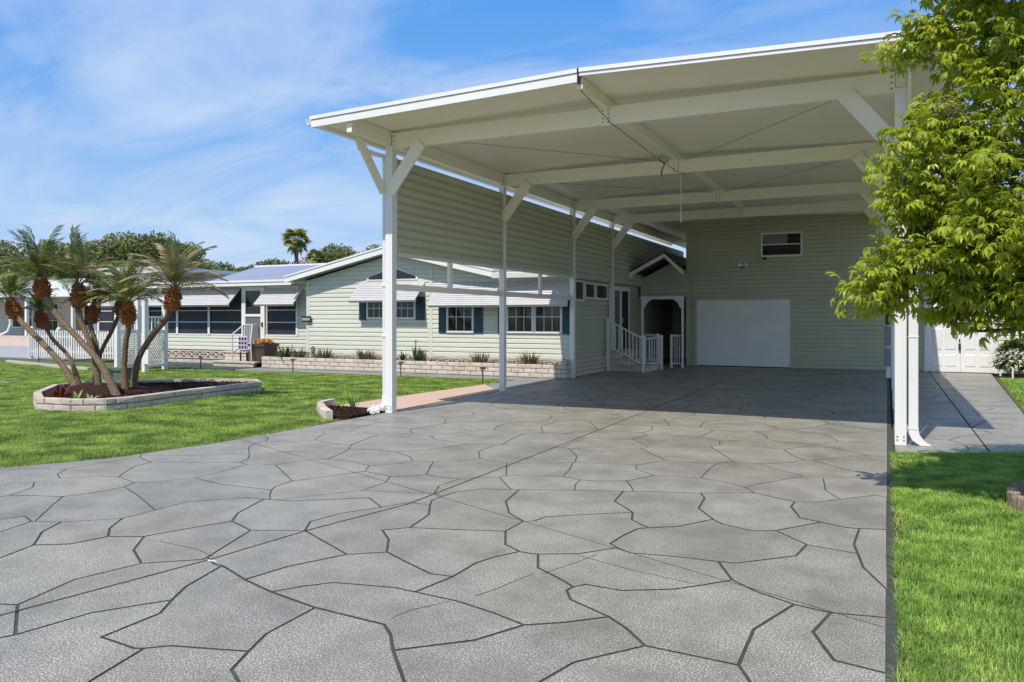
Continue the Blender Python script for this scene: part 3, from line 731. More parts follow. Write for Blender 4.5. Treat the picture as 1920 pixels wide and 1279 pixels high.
# foundation: block courses with an openwork row
part('foundation', MB().box(-15.6, -7.24, YF + 0.02, YF + 0.2, 0, 0.45), M_mortar, hs)
def block(sz=(0.30, 0.10, 0.135)):
    m = MB(); w, d, h = sz[0]/2, sz[1]/2, sz[2]/2; t = 0.018
    m.box(-w, w, -d, d, h - t, h); m.box(-w, w, -d, d, -h, -h + t)
    m.box(-w, -w + t, -d, d, -h + t, h - t); m.box(w - t, w, -d, d, -h + t, h - t)
    m.bar((-w + t, 0, -h + t), (w - t, 0, h - t), d * 1.7, 0.022, (0, 1, 0)); m.bar((-w + t, 0, h - t), (w - t, 0, -h + t), d * 1.5, 0.022, (0, 1, 0))
    return m.mesh('breeze_block', M_brick)
BREEZE = block()
x = -15.55
while x < -7.35:
    piece('breeze_block', BREEZE, hs, (x + 0.15, YF - 0.01, 0.325)); x += 0.304
brick_run(hs, (-15.6, YF - 0.03), (-7.22, YF - 0.03), 0.395, 1, 0.39, 0.075, 0.06)

def window(parent, x0, x1, z0, z1, y, cols=3, rows=2, glass=M_pane, fw=0.055, rail=False, muntin=True):
    fr = MB()
    y = y - 0.014
    fr.box(x0, x1, y - 0.05, y + 0.012, z1 - fw, z1); fr.box(x0, x1, y - 0.055, y + 0.012, z0, z0 + fw)
    fr.box(x0, x0 + fw, y - 0.05, y + 0.012, z0 + fw, z1 - fw); fr.box(x1 - fw, x1, y - 0.05, y + 0.012, z0 + fw, z1 - fw)
    w = part('window', fr, M_white, parent)
    part('pane', MB().box(x0 + fw, x1 - fw, y - 0.022, y - 0.0015, z0 + fw, z1 - fw), glass, w)
    if muntin:
        mu = MB()
        for k in range(1, cols):
            xx = x0 + fw + (x1 - x0 - 2 * fw) * k / cols
            mu.box(xx - 0.008, xx + 0.008, y - 0.030, y - 0.0225, z0 + fw, z1 - fw)
        for k in range(1, rows):
            zz = z0 + fw + (z1 - z0 - 2 * fw) * k / rows
            mu.box(x0 + fw, x1 - fw, y - 0.034, y - 0.023, zz - 0.010, zz + 0.010)
        part('glazing_bar', mu, M_white, w)
    return w
def shutter(parent, x0, x1, z0, z1, y):
    s = part('shutter', MB().box(x0, x1, y - 0.045, y - 0.001, z0, z1), M_shutter, parent)
    lv = MB(); n = int((z1 - z0 - 0.1) / 0.045)
    for k in range(n):
        zz = z0 + 0.05 + 0.045 * k
        lv.add([(x0 + .04, y - 0.047, zz + .035), (x1 - .04, y - 0.047, zz + .035), (x1 - .04, y - 0.058, zz), (x0 + .04, y - 0.058, zz)], [(3, 2, 1, 0)])
    part('louvre', lv, M_shutter, s, kind='stuff')
def awning(parent, x0, x1, zt, zb, y, d=0.52, n=9, lipw=0.09):
    """sloping slats on side arms with a vertical lip, a part of the house"""
    a = part('awning', MB().bar((x0 + .03, y - .02, zt - .03), (x0 + .03, y - d, zb + .05), 0.012, 0.03).bar((x1 - .03, y - .02, zt - .03), (x1 - .03, y - d, zb + .05), 0.012, 0.03), M_awning, parent)
    part('header_rail', MB().box(x0, x1, y - 0.03, y - 0.001, zt - 0.02, zt + 0.03), M_awning, a)
    for k in range(n):
        f0, f1 = k / n, (k + 0.74) / n
        ya, yb = y - 0.03 - f0 * (d - 0.03), y - 0.03 - f1 * (d - 0.03)
        za, zb2 = zt - f0 * (zt - zb - lipw), zt - f1 * (zt - zb - lipw)
        sl = MB().prism([(ya, za), (yb, zb2), (yb + 0.004, zb2 - 0.012), (yb + 0.012, zb2 - 0.004), (ya + 0.006, za - 0.012)], lambda yy, z: (x0, yy, z), lambda yy, z: (x1, yy, z))
        part('slat', sl, M_awning, a)
    part('front_lip', MB().prism([(y - d, zb + lipw), (y - d - 0.03, zb + lipw * .62), (y - d - 0.022, zb + lipw * .58), (y - d + 0.03, zb), (y - d + 0.04, zb + .01), (y - d + .012, zb + lipw)],
                                 lambda yy, z: (x0 - .005, yy, z), lambda yy, z: (x1 + .005, yy, z)), M_awning, a)
    part('backing_pan', MB().prism([(y - .02, zt - .055), (y - d + .02, zb + lipw - .055), (y - d + .02, zb + lipw - .045), (y - .02, zt - .045)], lambda yy, z: (x0 + .012, yy, z), lambda yy, z: (x1 - .012, yy, z)), M_grey_elec, a)
    return a
# gable windows
def trap(parent, pts, y):
    cx = sum(p[0] for p in pts) / len(pts); cz = sum(p[1] for p in pts) / len(pts)
    big = [(cx + (p[0]-cx) * 1.2, cz + (p[1]-cz) * 1.45) for p in pts]
    w = part('window', MB().prism(big, lambda x, z: (x, y - 0.044, z), lambda x, z: (x, y - 0.001, z)), M_white, parent)
    part('pane', MB().prism(pts, lambda x, z: (x, y - 0.050, z), lambda x, z: (x, y - 0.043, z)), M_pane, w)
trap(hs, [(-13.45, 2.60), (-12.78, 2.60), (-12.78, 2.86), (-13.45, 2.66)], YF)
trap(hs, [(-12.50, 2.60), (-11.86, 2.60), (-11.86, 2.66), (-12.50, 2.87)], YF)
window(hs, -13.52, -12.84, 1.46, 2.08, YF)
window(hs, -12.60, -11.86, 1.46, 2.08, YF)
shutter(hs, -13.80, -13.53, 1.44, 2.08, YF); shutter(hs, -11.85, -11.56, 1.44, 2.08, YF)
awning(hs, -13.80, -11.57, 2.48, 1.93, YF)
window(hs, -10.86, -10.02, 1.10, 1.95, YF)
shutter(hs, -11.12, -10.87, 1.08, 1.95, YF); shutter(hs, -10.01, -9.75, 1.08, 1.95, YF)
window(hs, -9.04, -8.26, 1.10, 1.95, YF, glass=M_curtain); window(hs, -8.25, -7.46, 1.10, 1.95, YF, glass=M_curtain)
shutter(hs, -9.30, -9.05, 1.08, 1.95, YF); shutter(hs, -7.45, -7.26, 1.08, 1.95, YF)
awning(hs, -11.17, -7.14, 2.46, 1.78, YF, n=11)
# side wall under the carport: three high windows, entry door, porch light
def side_window(y0, y1, z0, z1, glass=M_pane, fw=0.05):
    X = -7.195; fr = MB()
    fr.box(X, X + 0.045, y0, y1, z1 - fw, z1).box(X, X + 0.05, y0, y1, z0, z0 + fw).box(X, X + 0.045, y0, y0 + fw, z0 + fw, z1 - fw).box(X, X + 0.045, y1 - fw, y1, z0 + fw, z1 - fw)
    w = part('window', fr, M_white, hs)
    part('pane', MB().box(X, X + 0.02, y0 + fw, y1 - fw, z0 + fw, z1 - fw), glass, w)
side_window(18.62, 19.28, 1.93, 2.47, M_curtain)
side_window(19.36, 20.14, 2.00, 2.44); side_window(20.22, 21.22, 2.00, 2.44)
X = -7.19
dr = part('door_frame', MB().box(X, X + .06, 21.62, 21.74, .55, 2.42).box(X, X + .06, 23.14, 23.26, .55, 2.42).box(X, X + .06, 21.74, 23.14, 2.30, 2.42).box(X, X + .05, 22.30, 22.46, .55, 2.30), M_white, hs)
part('side_light', MB().box(X, X + .03, 21.74, 22.30, .58, 2.30), M_screen_light, dr)
dd = part('door', MB().box(X, X + .035, 22.46, 23.14, .58, 2.30), M_dark, dr)
part('handle', MB().box(X + .035, X + .08, 22.50, 22.54, 1.35, 1.5), M_silver, dr)
pl = solo('porch_light', MB().box(X, X + 0.06, 22.62, 22.76, 2.56, 2.70), M_black, 'small dark wall lamp with frosted globe over the side entry door', 'wall lamp', (X, 22.69, 2.56))
sph = MB().lathe((X + 0.11, 22.69, 2.55), [(0.001, 0), (0.055, 0.02), (0.07, 0.06), (0.055, 0.11), (0.001, 0.13)], 10)
part('globe', sph, M_lens, pl, smooth=True)

# entry steps of cream block with white railing
st = thing('entry_steps', 'cream block steps with white rail up to the side door', 'steps', (-6.6, 21.9, 0))
for k in range(3):
    x1 = -5.95 - 0.36 * k
    part('tread', MB().box(-7.19, x1 + 0.02, 21.0, 22.3, 0.18 * (k + 1) - 0.035, 0.18 * (k + 1)), M_brick, st)
    part('riser_core', MB().box(-7.18, x1 - 0.04, 21.06, 22.28, 0.18 * k + .001, 0.18 * (k + 1) - 0.036), M_mortar, st)
    brick_run(st, (-7.18, 21.02), (x1, 21.02), 0.18 * k, 1, 0.39, 0.145, 0.06)
    brick_run(st, (x1, 21.03), (x1, 22.25), 0.18 * k, 1, 0.39, 0.145, 0.06)
part('landing', MB().box(-7.19, -7.02, 22.301, 23.4, 0.40, 0.55), M_brick, st)
def railing(t, a, b, zt0, zt1, zb0, zb1, n, post=True):
    a = Vector((*a, 0)); b = Vector((*b, 0))
    up = lambda p, z: (p.x, p.y, z)
    part('top_rail', MB().bar(up(a, zt0), up(b, zt1), 0.05, 0.04), M_white, t)
    part('bottom_rail', MB().bar(up(a, zb0), up(b, zb1), 0.035, 0.035), M_white, t)
    for k in range(1, n):
        f = k / n; p = a.lerp(b, f)
        part('baluster', MB().bar(up(p, zb0 + (zb1 - zb0) * f), up(p, zt0 + (zt1 - zt0) * f), 0.022, 0.022, (1, 0, 0)), M_white, t)
railing(st, (-7.08, 21.03), (-6.06, 21.03), 1.42, 0.92, 0.70, 0.21, 10)
part('newel', MB().box(-6.10, -6.02, 20.99, 21.07, 0, 1.0), M_white, st)
part('newel', MB().box(-7.12, -7.05, 20.99, 21.07, 0, 1.5), M_white, st)
railing(st, (-5.98, 21.1), (-5.90, 22.3), 0.92, 0.96, 0.24, 0.2, 6)
part('newel', MB().box(-5.95, -5.87, 22.28, 22.36, 0, 1.0), M_white, st)

# porch gable in the passage between house and garage
pg = thing('porch', 'shaded little gabled porch with white fretwork arch between house and garage', 'porch', (-6.4, 23.4, 0))
px0, pxa, px1, pza = -7.15, -6.0, -5.69, 3.36
part('gable_wall', siding(MB().prism([(-7.1, 2.16), (-5.56, 2.16), (-5.56, 2.84), (-6.0, 3.27), (-7.1, 2.72)], lambda x, z: (x, 24.3, z), lambda x, z: (x, 24.4, z)),
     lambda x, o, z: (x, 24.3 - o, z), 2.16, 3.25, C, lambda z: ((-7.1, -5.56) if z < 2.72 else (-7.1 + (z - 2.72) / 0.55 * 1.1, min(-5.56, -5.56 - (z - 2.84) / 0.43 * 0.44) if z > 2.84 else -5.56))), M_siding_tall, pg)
part('roof', MB().prism([(px0, 2.80), (pxa, 3.40), (pxa, 3.48), (px0, 2.88)], lambda x, z: (x, 23.0, z), lambda x, z: (x, 29.0, z)), M_black, pg)
part('roof', MB().prism([(pxa + .001, 3.40), (px1, 3.10), (px1, 3.18), (pxa + .001, 3.48)], lambda x, z: (x, 23.0, z), lambda x, z: (x, 29.0, z)), M_black, pg)
part('rake_board', MB().prism([(px0, 2.70), (pxa, 3.30), (pxa, 3.42), (px0, 2.82)], lambda x, z: (x, 22.96, z), lambda x, z: (x, 22.998, z)), M_white, pg)
part('rake_board', MB().prism([(pxa + .001, 3.30), (-5.43, 2.76), (-5.43, 2.88), (pxa + .001, 3.42)], lambda x, z: (x, 22.96, z), lambda x, z: (x, 22.998, z)), M_white, pg)
part('eave_return', MB().box(px0, px0 + 0.18, 22.95, 23.0, 2.70, 2.80), M_white, pg)
part('arch_post', MB().box(-6.80, -6.73, 23.3, 23.37, 0, 2.06), M_white, pg)
part('arch_post', MB().box(-5.56, -5.50, 23.3, 23.37, 0, 2.06), M_white, pg)
part('arch_beam', MB().box(-6.82, -5.49, 23.29, 23.38, 2.061, 2.15), M_white, pg)
for x0, sg in ((-6.73, 1), (-5.56, -1)):
    fw_ = MB()
    q = [(0, 0), (0.24, 0), (0.20, -0.05), (0.13, -0.09), (0.09, -0.14), (0.06, -0.22), (0.0, -0.28)]
    if sg < 0: q = [(-a, b) for a, b in reversed(q)]
    fw_.prism(q, lambda a, b: (x0 + a, 23.31, 2.06 + b), lambda a, b: (x0 + a, 23.35, 2.06 + b))
    part('fret_bracket', fw_, M_white, pg)
railing(pg, (-6.73, 23.335), (-6.30, 23.335), 0.98, 0.98, 0.22, 0.22, 5)
part('newel', MB().box(-6.32, -6.25, 23.3, 23.37, 0.0, 1.02), M_white, pg)
part('newel', MB().box(-5.90, -5.83, 23.3, 23.37, 0, 1.0), M_white, pg)
railing(pg, (-5.83, 23.335), (-5.56, 23.335), 0.97, 0.97, 0.12, 0.12, 4)
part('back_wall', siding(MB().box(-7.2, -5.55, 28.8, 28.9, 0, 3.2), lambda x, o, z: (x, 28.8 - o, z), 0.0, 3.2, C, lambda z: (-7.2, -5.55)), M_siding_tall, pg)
part('porch_floor', MB().box(-7.19, -5.70, 24.52, 28.79, 0.0, 0.04), M_deck, pg)

# raised brick planter along the house front
pb = thing('brick_planter', 'long raised cream block planter along the house front under the windows', 'planter', (-12, 17.95, 0))
part('planter_core', MB().box(-16.85, -7.23, 17.98, 18.45, 0, 0.30), M_mortar, pb)
part('soil', MB().box(-16.82, -7.26, 18.02, YF - 0.06, 0.29, 0.315), M_soil, pb)
brick_run(pb, (-16.95, 17.93), (-7.14, 17.93), 0.0, 3, 0.34, 0.112, 0.09)
brick_run(pb, (-7.13, 17.94), (-7.13, 21.25), 0.0, 4, 0.34, 0.112, 0.09)
part('planter_core', MB().box(-7.21, -7.16, 18.46, 21.2, 0, 0.42), M_mortar, pb)
brick_run(pb, (-16.95, 18.5), (-16.95, 17.94), 0.0, 3, 0.34, 0.112, 0.09)

# ------------------------------------------------------------------ SCREENED PORCH WING (left part of the house)
YS = 18.9
sr = thing('screened_room', 'sage sided screened porch wing with dark screens and two long slatted awnings', 'porch room', (-20, 20, 0))
part('wall_core', MB().box(-25.6, -15.70, YS + 0.02, 24.0, 0, 2.55), M_siding, sr)
part('siding', siding(siding(MB(), lambda x, o, z: (x, YS - o, z), 0.46, 0.95, C, lambda z: (-25.6, -18.60)), lambda x, o, z: (x, YS - o, z), 0.46, 0.95, C, lambda z: (-17.78, -15.76)), M_siding, sr, kind='stuff')
part('siding', siding(MB(), lambda x, o, z: (x, YS - o, z), 0.95, 2.5, C, lambda z: (-16.38, -15.76)), M_siding, sr, kind='stuff')
part('foundation', MB().box(-25.5, -15.76, YS + 0.0, YS + 0.019, 0, 0.45), M_mortar, sr)
x = -25.4
while x < -19.0:
    piece('breeze_block', BREEZE, sr, (x + 0.18, YS - 0.03, 0.29), (0, 0, 0), (1.2, 1, 1.9)); x += 0.366
brick_run(sr, (-25.5, YS - 0.05), (-18.9, YS - 0.05), 0.0, 1, 0.39, 0.15, 0.07)
for x0, x1 in ((-25.5, -24.25), (-24.25, -22.95), (-22.95, -21.55), (-21.55, -20.1), (-20.1, -18.66), (-17.66, -16.42)):
    so = part('screen_panel', MB().box(x0 + 0.03, x1 - 0.03, YS + 0.0, YS + 0.019, 0.97, 2.46), M_screen, sr)
    fm = MB()
    for z in (0.955, 2.47): fm.box(x0, x1, YS - 0.03, YS - 0.001, z - 0.02, z + 0.02)
    for z in (1.36, 1.74): fm.box(x0 + .04, x1 - .04, YS - 0.018, YS - 0.001, z - 0.013, z + 0.013)
    part('screen_rail', fm, M_whitemetal, so)
for x in (-25.5, -24.25, -22.95, -21.55, -20.1): part('mullion', MB().box(x - 0.045, x + 0.045, YS - 0.045, YS - 0.0305, 0.95, 2.49), M_white, sr)
part('mullion', MB().box(-16.44, -16.36, YS - 0.045, YS - 0.0305, 0.95, 2.49), M_white, sr)
# entrance door with glass upper half
ds = part('door', MB().box(-18.66, -18.50, YS - 0.05, YS, 0.5, 2.5).box(-17.86, -17.70, YS - 0.05, YS, 0.5, 2.5).box(-18.50, -17.86, YS - 0.05, YS, 2.36, 2.5)
          .box(-18.50, -17.86, YS - 0.045, YS, 1.54, 1.62).box(-18.50, -17.86, YS - 0.045, YS, 0.5, 0.72), M_white, sr)
part('pane', MB().box(-18.50, -17.86, YS - 0.02, YS + 0.005, 1.62, 2.36), M_pane, ds)
part('door_panel', MB().box(-18.50, -17.86, YS - 0.02, YS + 0.005, 0.72, 1.54), M_screen_light, ds)
part('handle', MB().box(-17.80, -17.76, YS - 0.09, YS - 0.05, 1.22, 1.36), M_black, ds)
awning(sr, -24.85, -18.74, 2.44, 1.86, YS, n=10)
awning(sr, -17.68, -16.12, 2.42, 1.86, YS, n=10)
part('fascia', MB().box(-25.7, -16.3, YS - 0.42, YS - 0.38, 2.50, 2.66), M_whitemetal, sr)
part('soffit', MB().box(-25.68, -15.72, YS - 0.379, YS + 0.015, 2.552, 2.58), M_white, sr)
part('roof', MB().box(-25.68, -15.8, YS - 0.37, 24, 2.585, 2.655), M_roofwhite, sr)
hip = MB(); hip.add([(-19.7, YS - .43, 2.665), (-15.9, YS - .43, 2.665), (-15.9, 23.3, 3.50), (-22.3, 23.3, 3.50), (-22.6, 23.3, 2.66)], [(0, 1, 2, 3), (0, 3, 4)])
part('hip_roof', hip, M_roof, sr)
part('ridge_cap', MB().bar((-22.3, 23.28, 3.51), (-15.9, 23.28, 3.51), 0.14, 0.05), M_whitemetal, sr)
part('drip_edge', MB().box(-25.7, -16.3, YS - 0.445, YS - 0.425, 2.61, 2.675), M_whitemetal, sr)
fs = thing('front_steps', 'pale block front steps with slim metal railing at the screened porch door', 'steps', (-18.1, 18.3, 0))
part('tread', MB().box(-18.85, -17.10, 17.8, 18.02, 0.13, 0.18).box(-18.85, -17.62, 18.021, 18.83, 0.13, 0.18), M_brick, fs); part('tread', MB().box(-18.72, -17.62, 18.15, 18.83, 0.42, 0.47), M_brick, fs)
part('step_core', MB().box(-18.78, -17.2, 17.88, 18.0, 0, 0.13), M_mortar, fs); part('step_core', MB().box(-18.66, -17.68, 18.22, 18.82, 0.181, 0.42), M_mortar, fs)
brick_run(fs, (-18.82, 17.83), (-17.18, 17.83), 0, 1, 0.39, 0.13, 0.06); brick_run(fs, (-18.70, 18.18), (-17.64, 18.18), 0.18, 2, 0.39, 0.12, 0.06)
brick_run(fs, (-17.64, 18.19), (-17.64, 18.8), 0.18, 2, 0.39, 0.12, 0.06)
M_r = mat('rail_grey_white', (0.62, 0.62, 0.62), 0.4)
rl = MB().tube([(-18.05, 17.86, 0.18), (-18.05, 17.86, 1.0), (-17.98, 18.25, 1.28), (-17.98, 18.8, 1.30)], 0.022, 6)
rl.tube([(-17.98, 18.25, 0.47), (-17.98, 18.25, 1.28)], 0.022, 6).tube([(-18.05, 17.88, 0.42), (-17.98, 18.24, 0.66)], 0.016, 6)
rl.tube([(-17.98, 18.25, 1.28), (-17.62, 18.25, 1.28), (-17.4, 17.95, 0.85), (-17.3, 17.88, .2)], 0.02, 6)
part('handrail', rl, M_r, fs)
for k in range(5):
    part('baluster', MB().bar((-17.92 + .065 * k, 18.25, 0.47), (-17.92 + .065 * k, 18.25, 1.27), 0.018, 0.018, (1, 0, 0)), M_r, fs)
sheet('deck_pad', [(-21.5, 16.3), (-17.2, 17.1), (-16.95, 18.9), (-22.8, 18.9)], -0.05, 0.012, M_deck)
# chair cushion and flower box by the steps
ch = thing('porch_chair', 'small chair with purple and white patterned back beside the front steps', 'chair', (-17.6, 17.98, 0.18))
part('seat', MB().box(-17.80, -17.45, 17.9, 18.2, 0.46, 0.52), M_chairwhite, ch)
bk = part('backrest', MB().box(-17.80, -17.45, 17.86, 17.89, 0.53, 0.95), M_chairwhite, ch)
dots = MB()
for i in range(3):
    for j in range(3): dots.box(-17.785 + .115 * i, -17.705 + .115 * i, 17.853, 17.859, 0.57 + .125 * j, 0.655 + .125 * j)
part('pattern_patch', dots, M_purple, bk, kind='stuff')
for a in (-17.78, -17.48):
    for b in (17.92, 18.18): part('leg', MB().box(a - .015, a + .015, b - .015, b + .015, 0.18, 0.46), M_black, ch)
fb = thing('flower_box', 'square brown planter box full of orange flowers beside the front steps', 'planter', (-16.75, 17.55, 0))
part('box', MB().box(-17.05, -16.45, 17.25, 17.85, 0.02, 0.66), M_planter, fb)
part('rim', MB().box(-17.09, -16.41, 17.21, 17.24, 0.62, 0.72).box(-17.09, -16.41, 17.86, 17.89, 0.62, 0.72).box(-17.09, -17.06, 17.24, 17.86, 0.62, 0.72).box(-16.44, -16.41, 17.24, 17.86, 0.62, 0.72), M_planter, fb)
part('panel_moulding', MB().box(-16.98, -16.52, 17.235, 17.249, 0.10, 0.14).box(-16.98, -16.52, 17.235, 17.249, 0.54, 0.58).box(-16.98, -16.94, 17.235, 17.249, 0.141, 0.539).box(-16.56, -16.52, 17.235, 17.249, 0.141, 0.539), M_planter, fb)
part('soil', MB().box(-17.055, -16.445, 17.245, 17.855, 0.661, 0.68), M_soil, fb)

def leaf_strip(mb, base, d, length, width, droop=0.5, n=3, up=Vector((0, 0, 1))):
    """a tapering bent blade of n segments"""
    base = Vector(base); d = Vector(d).normalized(); s = d.cross(up)
    s = s.normalized() if s.length > 1e-3 else Vector((1, 0, 0))
    p = base.copy(); vs = []; dd = d.copy()
    for k in range(n + 1):
        f = k / n; w = width * (0.55 + 0.9 * f if f < 0.5 else 2 * (1 - f)) / 2 + 0.0005
        vs += [p - s * w, p + s * w]
        dd = (dd + Vector((0, 0, -droop / n))).normalized(); p = p + dd * (length / n)
    mb.add(vs, [(2*k, 2*k+1, 2*k+3, 2*k+2) for k in range(n)])
def clump(name, label, cat, loc, n, h, spread, m, width=0.03, droop=0.6, group=None, r0=0.06):
    mb = MB()
    for k in range(n):
        a = rnd.uniform(0, 2 * math.pi); t = rnd.uniform(0.1, 1) * spread
        leaf_strip(mb, (loc[0] + r0 * math.cos(a) * rnd.random(), loc[1] + r0 * math.sin(a) * rnd.random(), loc[2]), (math.cos(a) * t, math.sin(a) * t, 1),
                   h * rnd.uniform(0.6, 1.1), width * rnd.uniform(.7, 1.2), droop)
    return solo(name, mb, m, label, cat, loc, group)
fl = MB()
for k in range(90):
    x, y = rnd.uniform(-17.0, -16.5), rnd.uniform(17.28, 17.82); z = 0.70 + rnd.uniform(0.0, 0.16)
    for q in range(4):
        leaf_strip(fl, (x, y, z), (rnd.uniform(-1, 1), rnd.uniform(-1, 1), rnd.uniform(.1, 1)), 0.09, 0.055, 0.5, 2)
part('flowers', fl, M_orange, fb, kind='stuff')
lv = MB()
for k in range(70):
    x, y = rnd.uniform(-17.02, -16.45), rnd.uniform(17.25, 17.85)
    leaf_strip(lv, (x, y, 0.68), (rnd.uniform(-.6, .6), rnd.uniform(-.6, .6), 1), 0.12, 0.04, 0.5, 2)
part('foliage', lv, M_bush, fb, kind='stuff')
fb.location = (-17.25, 18.35, 0.12); fb.scale = (0.95, 0.95, 0.82)

G = 'plants growing in the house planter'
clump('planter_bush', 'broad green leafy plant at the planter end beside the orange flower box', 'plant', (-16.25, 18.2, 0.31), 34, 0.48, 0.9, M_canna, 0.09, 0.7, G, 0.2)
clump('bromeliad', 'low spiky olive plant beside the broad leafy plant at the planter end', 'plant', (-15.75, 18.2, 0.31), 60, 0.36, 0.9, M_spiky, 0.03, 0.5, G, 0.22)
clump('bromeliad', 'spiky olive plant just right of the cactus pad in the planter', 'plant', (-14.82, 18.2, 0.31), 70, 0.36, 0.9, M_spiky, 0.03, 0.45, G, 0.25)
clump('bromeliad', 'spiky olive plant in the planter just left of the front carport post', 'plant', (-13.35, 18.2, 0.31), 80, 0.36, 0.8, M_spiky, 0.03, 0.4, G, 0.25)
clump('bromeliad', 'spiky olive plant in the planter just left of the second carport post', 'plant', (-9.65, 18.2, 0.31), 70, 0.34, 0.8, M_spiky, 0.03, 0.4, G, 0.2)
clump('bromeliad', 'spiky olive plant in the planter below the double window', 'plant', (-8.25, 18.2, 0.31), 80, 0.36, 0.9, M_spiky, 0.03, 0.4, G, 0.25)
cc = MB()
for z, w in ((0.31, 0.09), (0.47, 0.11)):
    cc.prism([(0.5*w*math.cos(a), z + 0.10 + 0.10*math.sin(a)) for a in [k*math.pi/5 for k in range(10)]], lambda a, b: (-15.22 + 1.3 * a, 18.18, b), lambda a, b: (-15.22 + 1.3 * a, 18.22, b))
solo('cactus', cc, M_cactus, 'flat green cactus pad standing in the block planter', 'cactus', (-15.22, 18.2, 0.31), G)
cn = clump('canna_plant', 'tall leafy canna with a coral flower in the planter', 'plant', (-11.62, 18.2, 0.31), 24, 0.42, 0.8, M_canna, 0.075, 0.35, G, 0.12)
stm = MB().tube([(-11.64, 18.2, 0.31), (-11.66, 18.19, 0.85)], 0.012, 5)
part('stem', stm, M_canna, cn)
fm = MB()
for k in range(9): leaf_strip(fm, (-11.66, 18.19, 0.82), (rnd.uniform(-1, 1), rnd.uniform(-1, 1), rnd.uniform(.2, 1.2)), 0.11, 0.06, 0.3, 2)
part('flower', fm, M_redflower, cn)
clump('canna_sprout', 'short leafy sprout left of the coral flowered canna', 'plant', (-12.1, 18.2, 0.31), 9, 0.30, 0.9, M_canna, 0.075, 0.3, G, 0.05)

# house number plaque
hn = solo('house_number_sign', MB().box(-15.86, -15.52, YF - 0.10, YF - 0.07, 1.37, 1.55), M_black, 'small dark framed number plaque on the house corner', 'sign', (-15.69, YF - .08, 1.37))
nm = MB()
for k in range(4):
    x0 = -15.83 + k * 0.075
    nm.box(x0, x0 + 0.05, YF - 0.106, YF - 0.101, 1.42, 1.50)
part('lettering', nm, M_numeral, hn)
# path lights
for (x, y), lb in zip([(-8.41, 15.97), (-11.38, 17.05), (-14.94, 17.02), (-18.28, 16.85)],
                      ['path light at the tip of the lawn beside the pink strip', 'path light before the planter near the coral canna',
                       'path light before the planter near the cactus', 'path light on the grass by the front steps']):
    t = thing('path_light', 'small dark solar ' + lb, 'garden light', (x, y, 0), 'solar path lights')
    part('stake', MB().tube([(x, y, -0.03), (x, y, 0.26)], 0.016, 6), M_bronze, t)
    part('lens', MB().lathe((x, y, 0.26), [(0.02, 0), (0.045, 0.03), (0.055, 0.07)], 10), M_lens, t)
    part('cap', MB().lathe((x, y, 0.33), [(0.0, 0), (0.085, 0.0), (0.075, 0.018), (0.03, 0.035), (0, 0.038)], 10), M_bronze, t)

# ------------------------------------------------------------------ GARAGE
YG = 24.55
ga = thing('garage', 'tall sage sided garage with wide white door and lower wing with double doors', 'garage', (-2.5, 27, 0))
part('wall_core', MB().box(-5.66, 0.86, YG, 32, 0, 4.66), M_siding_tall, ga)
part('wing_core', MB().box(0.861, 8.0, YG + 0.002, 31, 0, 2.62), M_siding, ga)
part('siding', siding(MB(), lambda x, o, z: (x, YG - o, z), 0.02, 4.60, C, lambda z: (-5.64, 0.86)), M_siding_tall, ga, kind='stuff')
part('siding', siding(MB(), lambda x, o, z: (x, YG - o, z), 0.02, 2.6, C, lambda z: (2.68, 8.0)), M_siding, ga, kind='stuff')
part('siding', siding(MB(), lambda x, o, z: (x, YG - o, z), 2.16, 2.6, C, lambda z: (0.87, 2.68)), M_siding, ga, kind='stuff')
part('corner_trim', MB().box(-5.70, -5.60, YG - 0.045, YG + 0.08, 0.0, 4.39), M_siding_tall, ga)
gd = part('garage_door_frame', MB().box(-5.46, -5.36, YG - 0.055, YG - 0.001, 0.0, 2.14).box(-2.60, -2.50, YG - 0.055, YG - 0.001, 0.0, 2.14).box(-5.36, -2.60, YG - 0.055, YG - 0.001, 2.05, 2.14), M_siding_tall, ga)
for k in range(4):
    part('door_panel', MB().box(-5.358, -2.602, YG - 0.045, YG - 0.012, 0.03 + 0.505 * k, 0.03 + 0.505 * (k + 1) - 0.003), M_white, gd)
part('bottom_seal', MB().box(-5.358, -2.602, YG - 0.033, YG - 0.012, 0.002, 0.028), M_black, gd)
w = part('window', MB().box(-3.44, -2.26, YG - 0.05, YG - 0.001, 4.00, 4.06).box(-3.44, -2.26, YG - 0.05, YG - 0.001, 3.32, 3.38).box(-3.44, -3.39, YG - 0.05, YG - 0.001, 3.38, 4.0).box(-2.31, -2.26, YG - 0.05, YG - 0.001, 3.38, 4.0).box(-3.39, -2.31, YG - 0.045, YG - 0.02, 3.675, 3.71), M_white, ga)
part('pane', MB().box(-3.39, -2.31, YG - 0.036, YG - 0.014, 3.38, 3.675), M_pane, w); part('pane', MB().box(-3.39, -2.31, YG - 0.036, YG - 0.014, 3.71, 4.0), M_pane, w)
part('blind', MB().box(-3.39, -2.68, YG - 0.0385, YG - 0.0362, 3.71, 4.0), M_grey_elec, w)
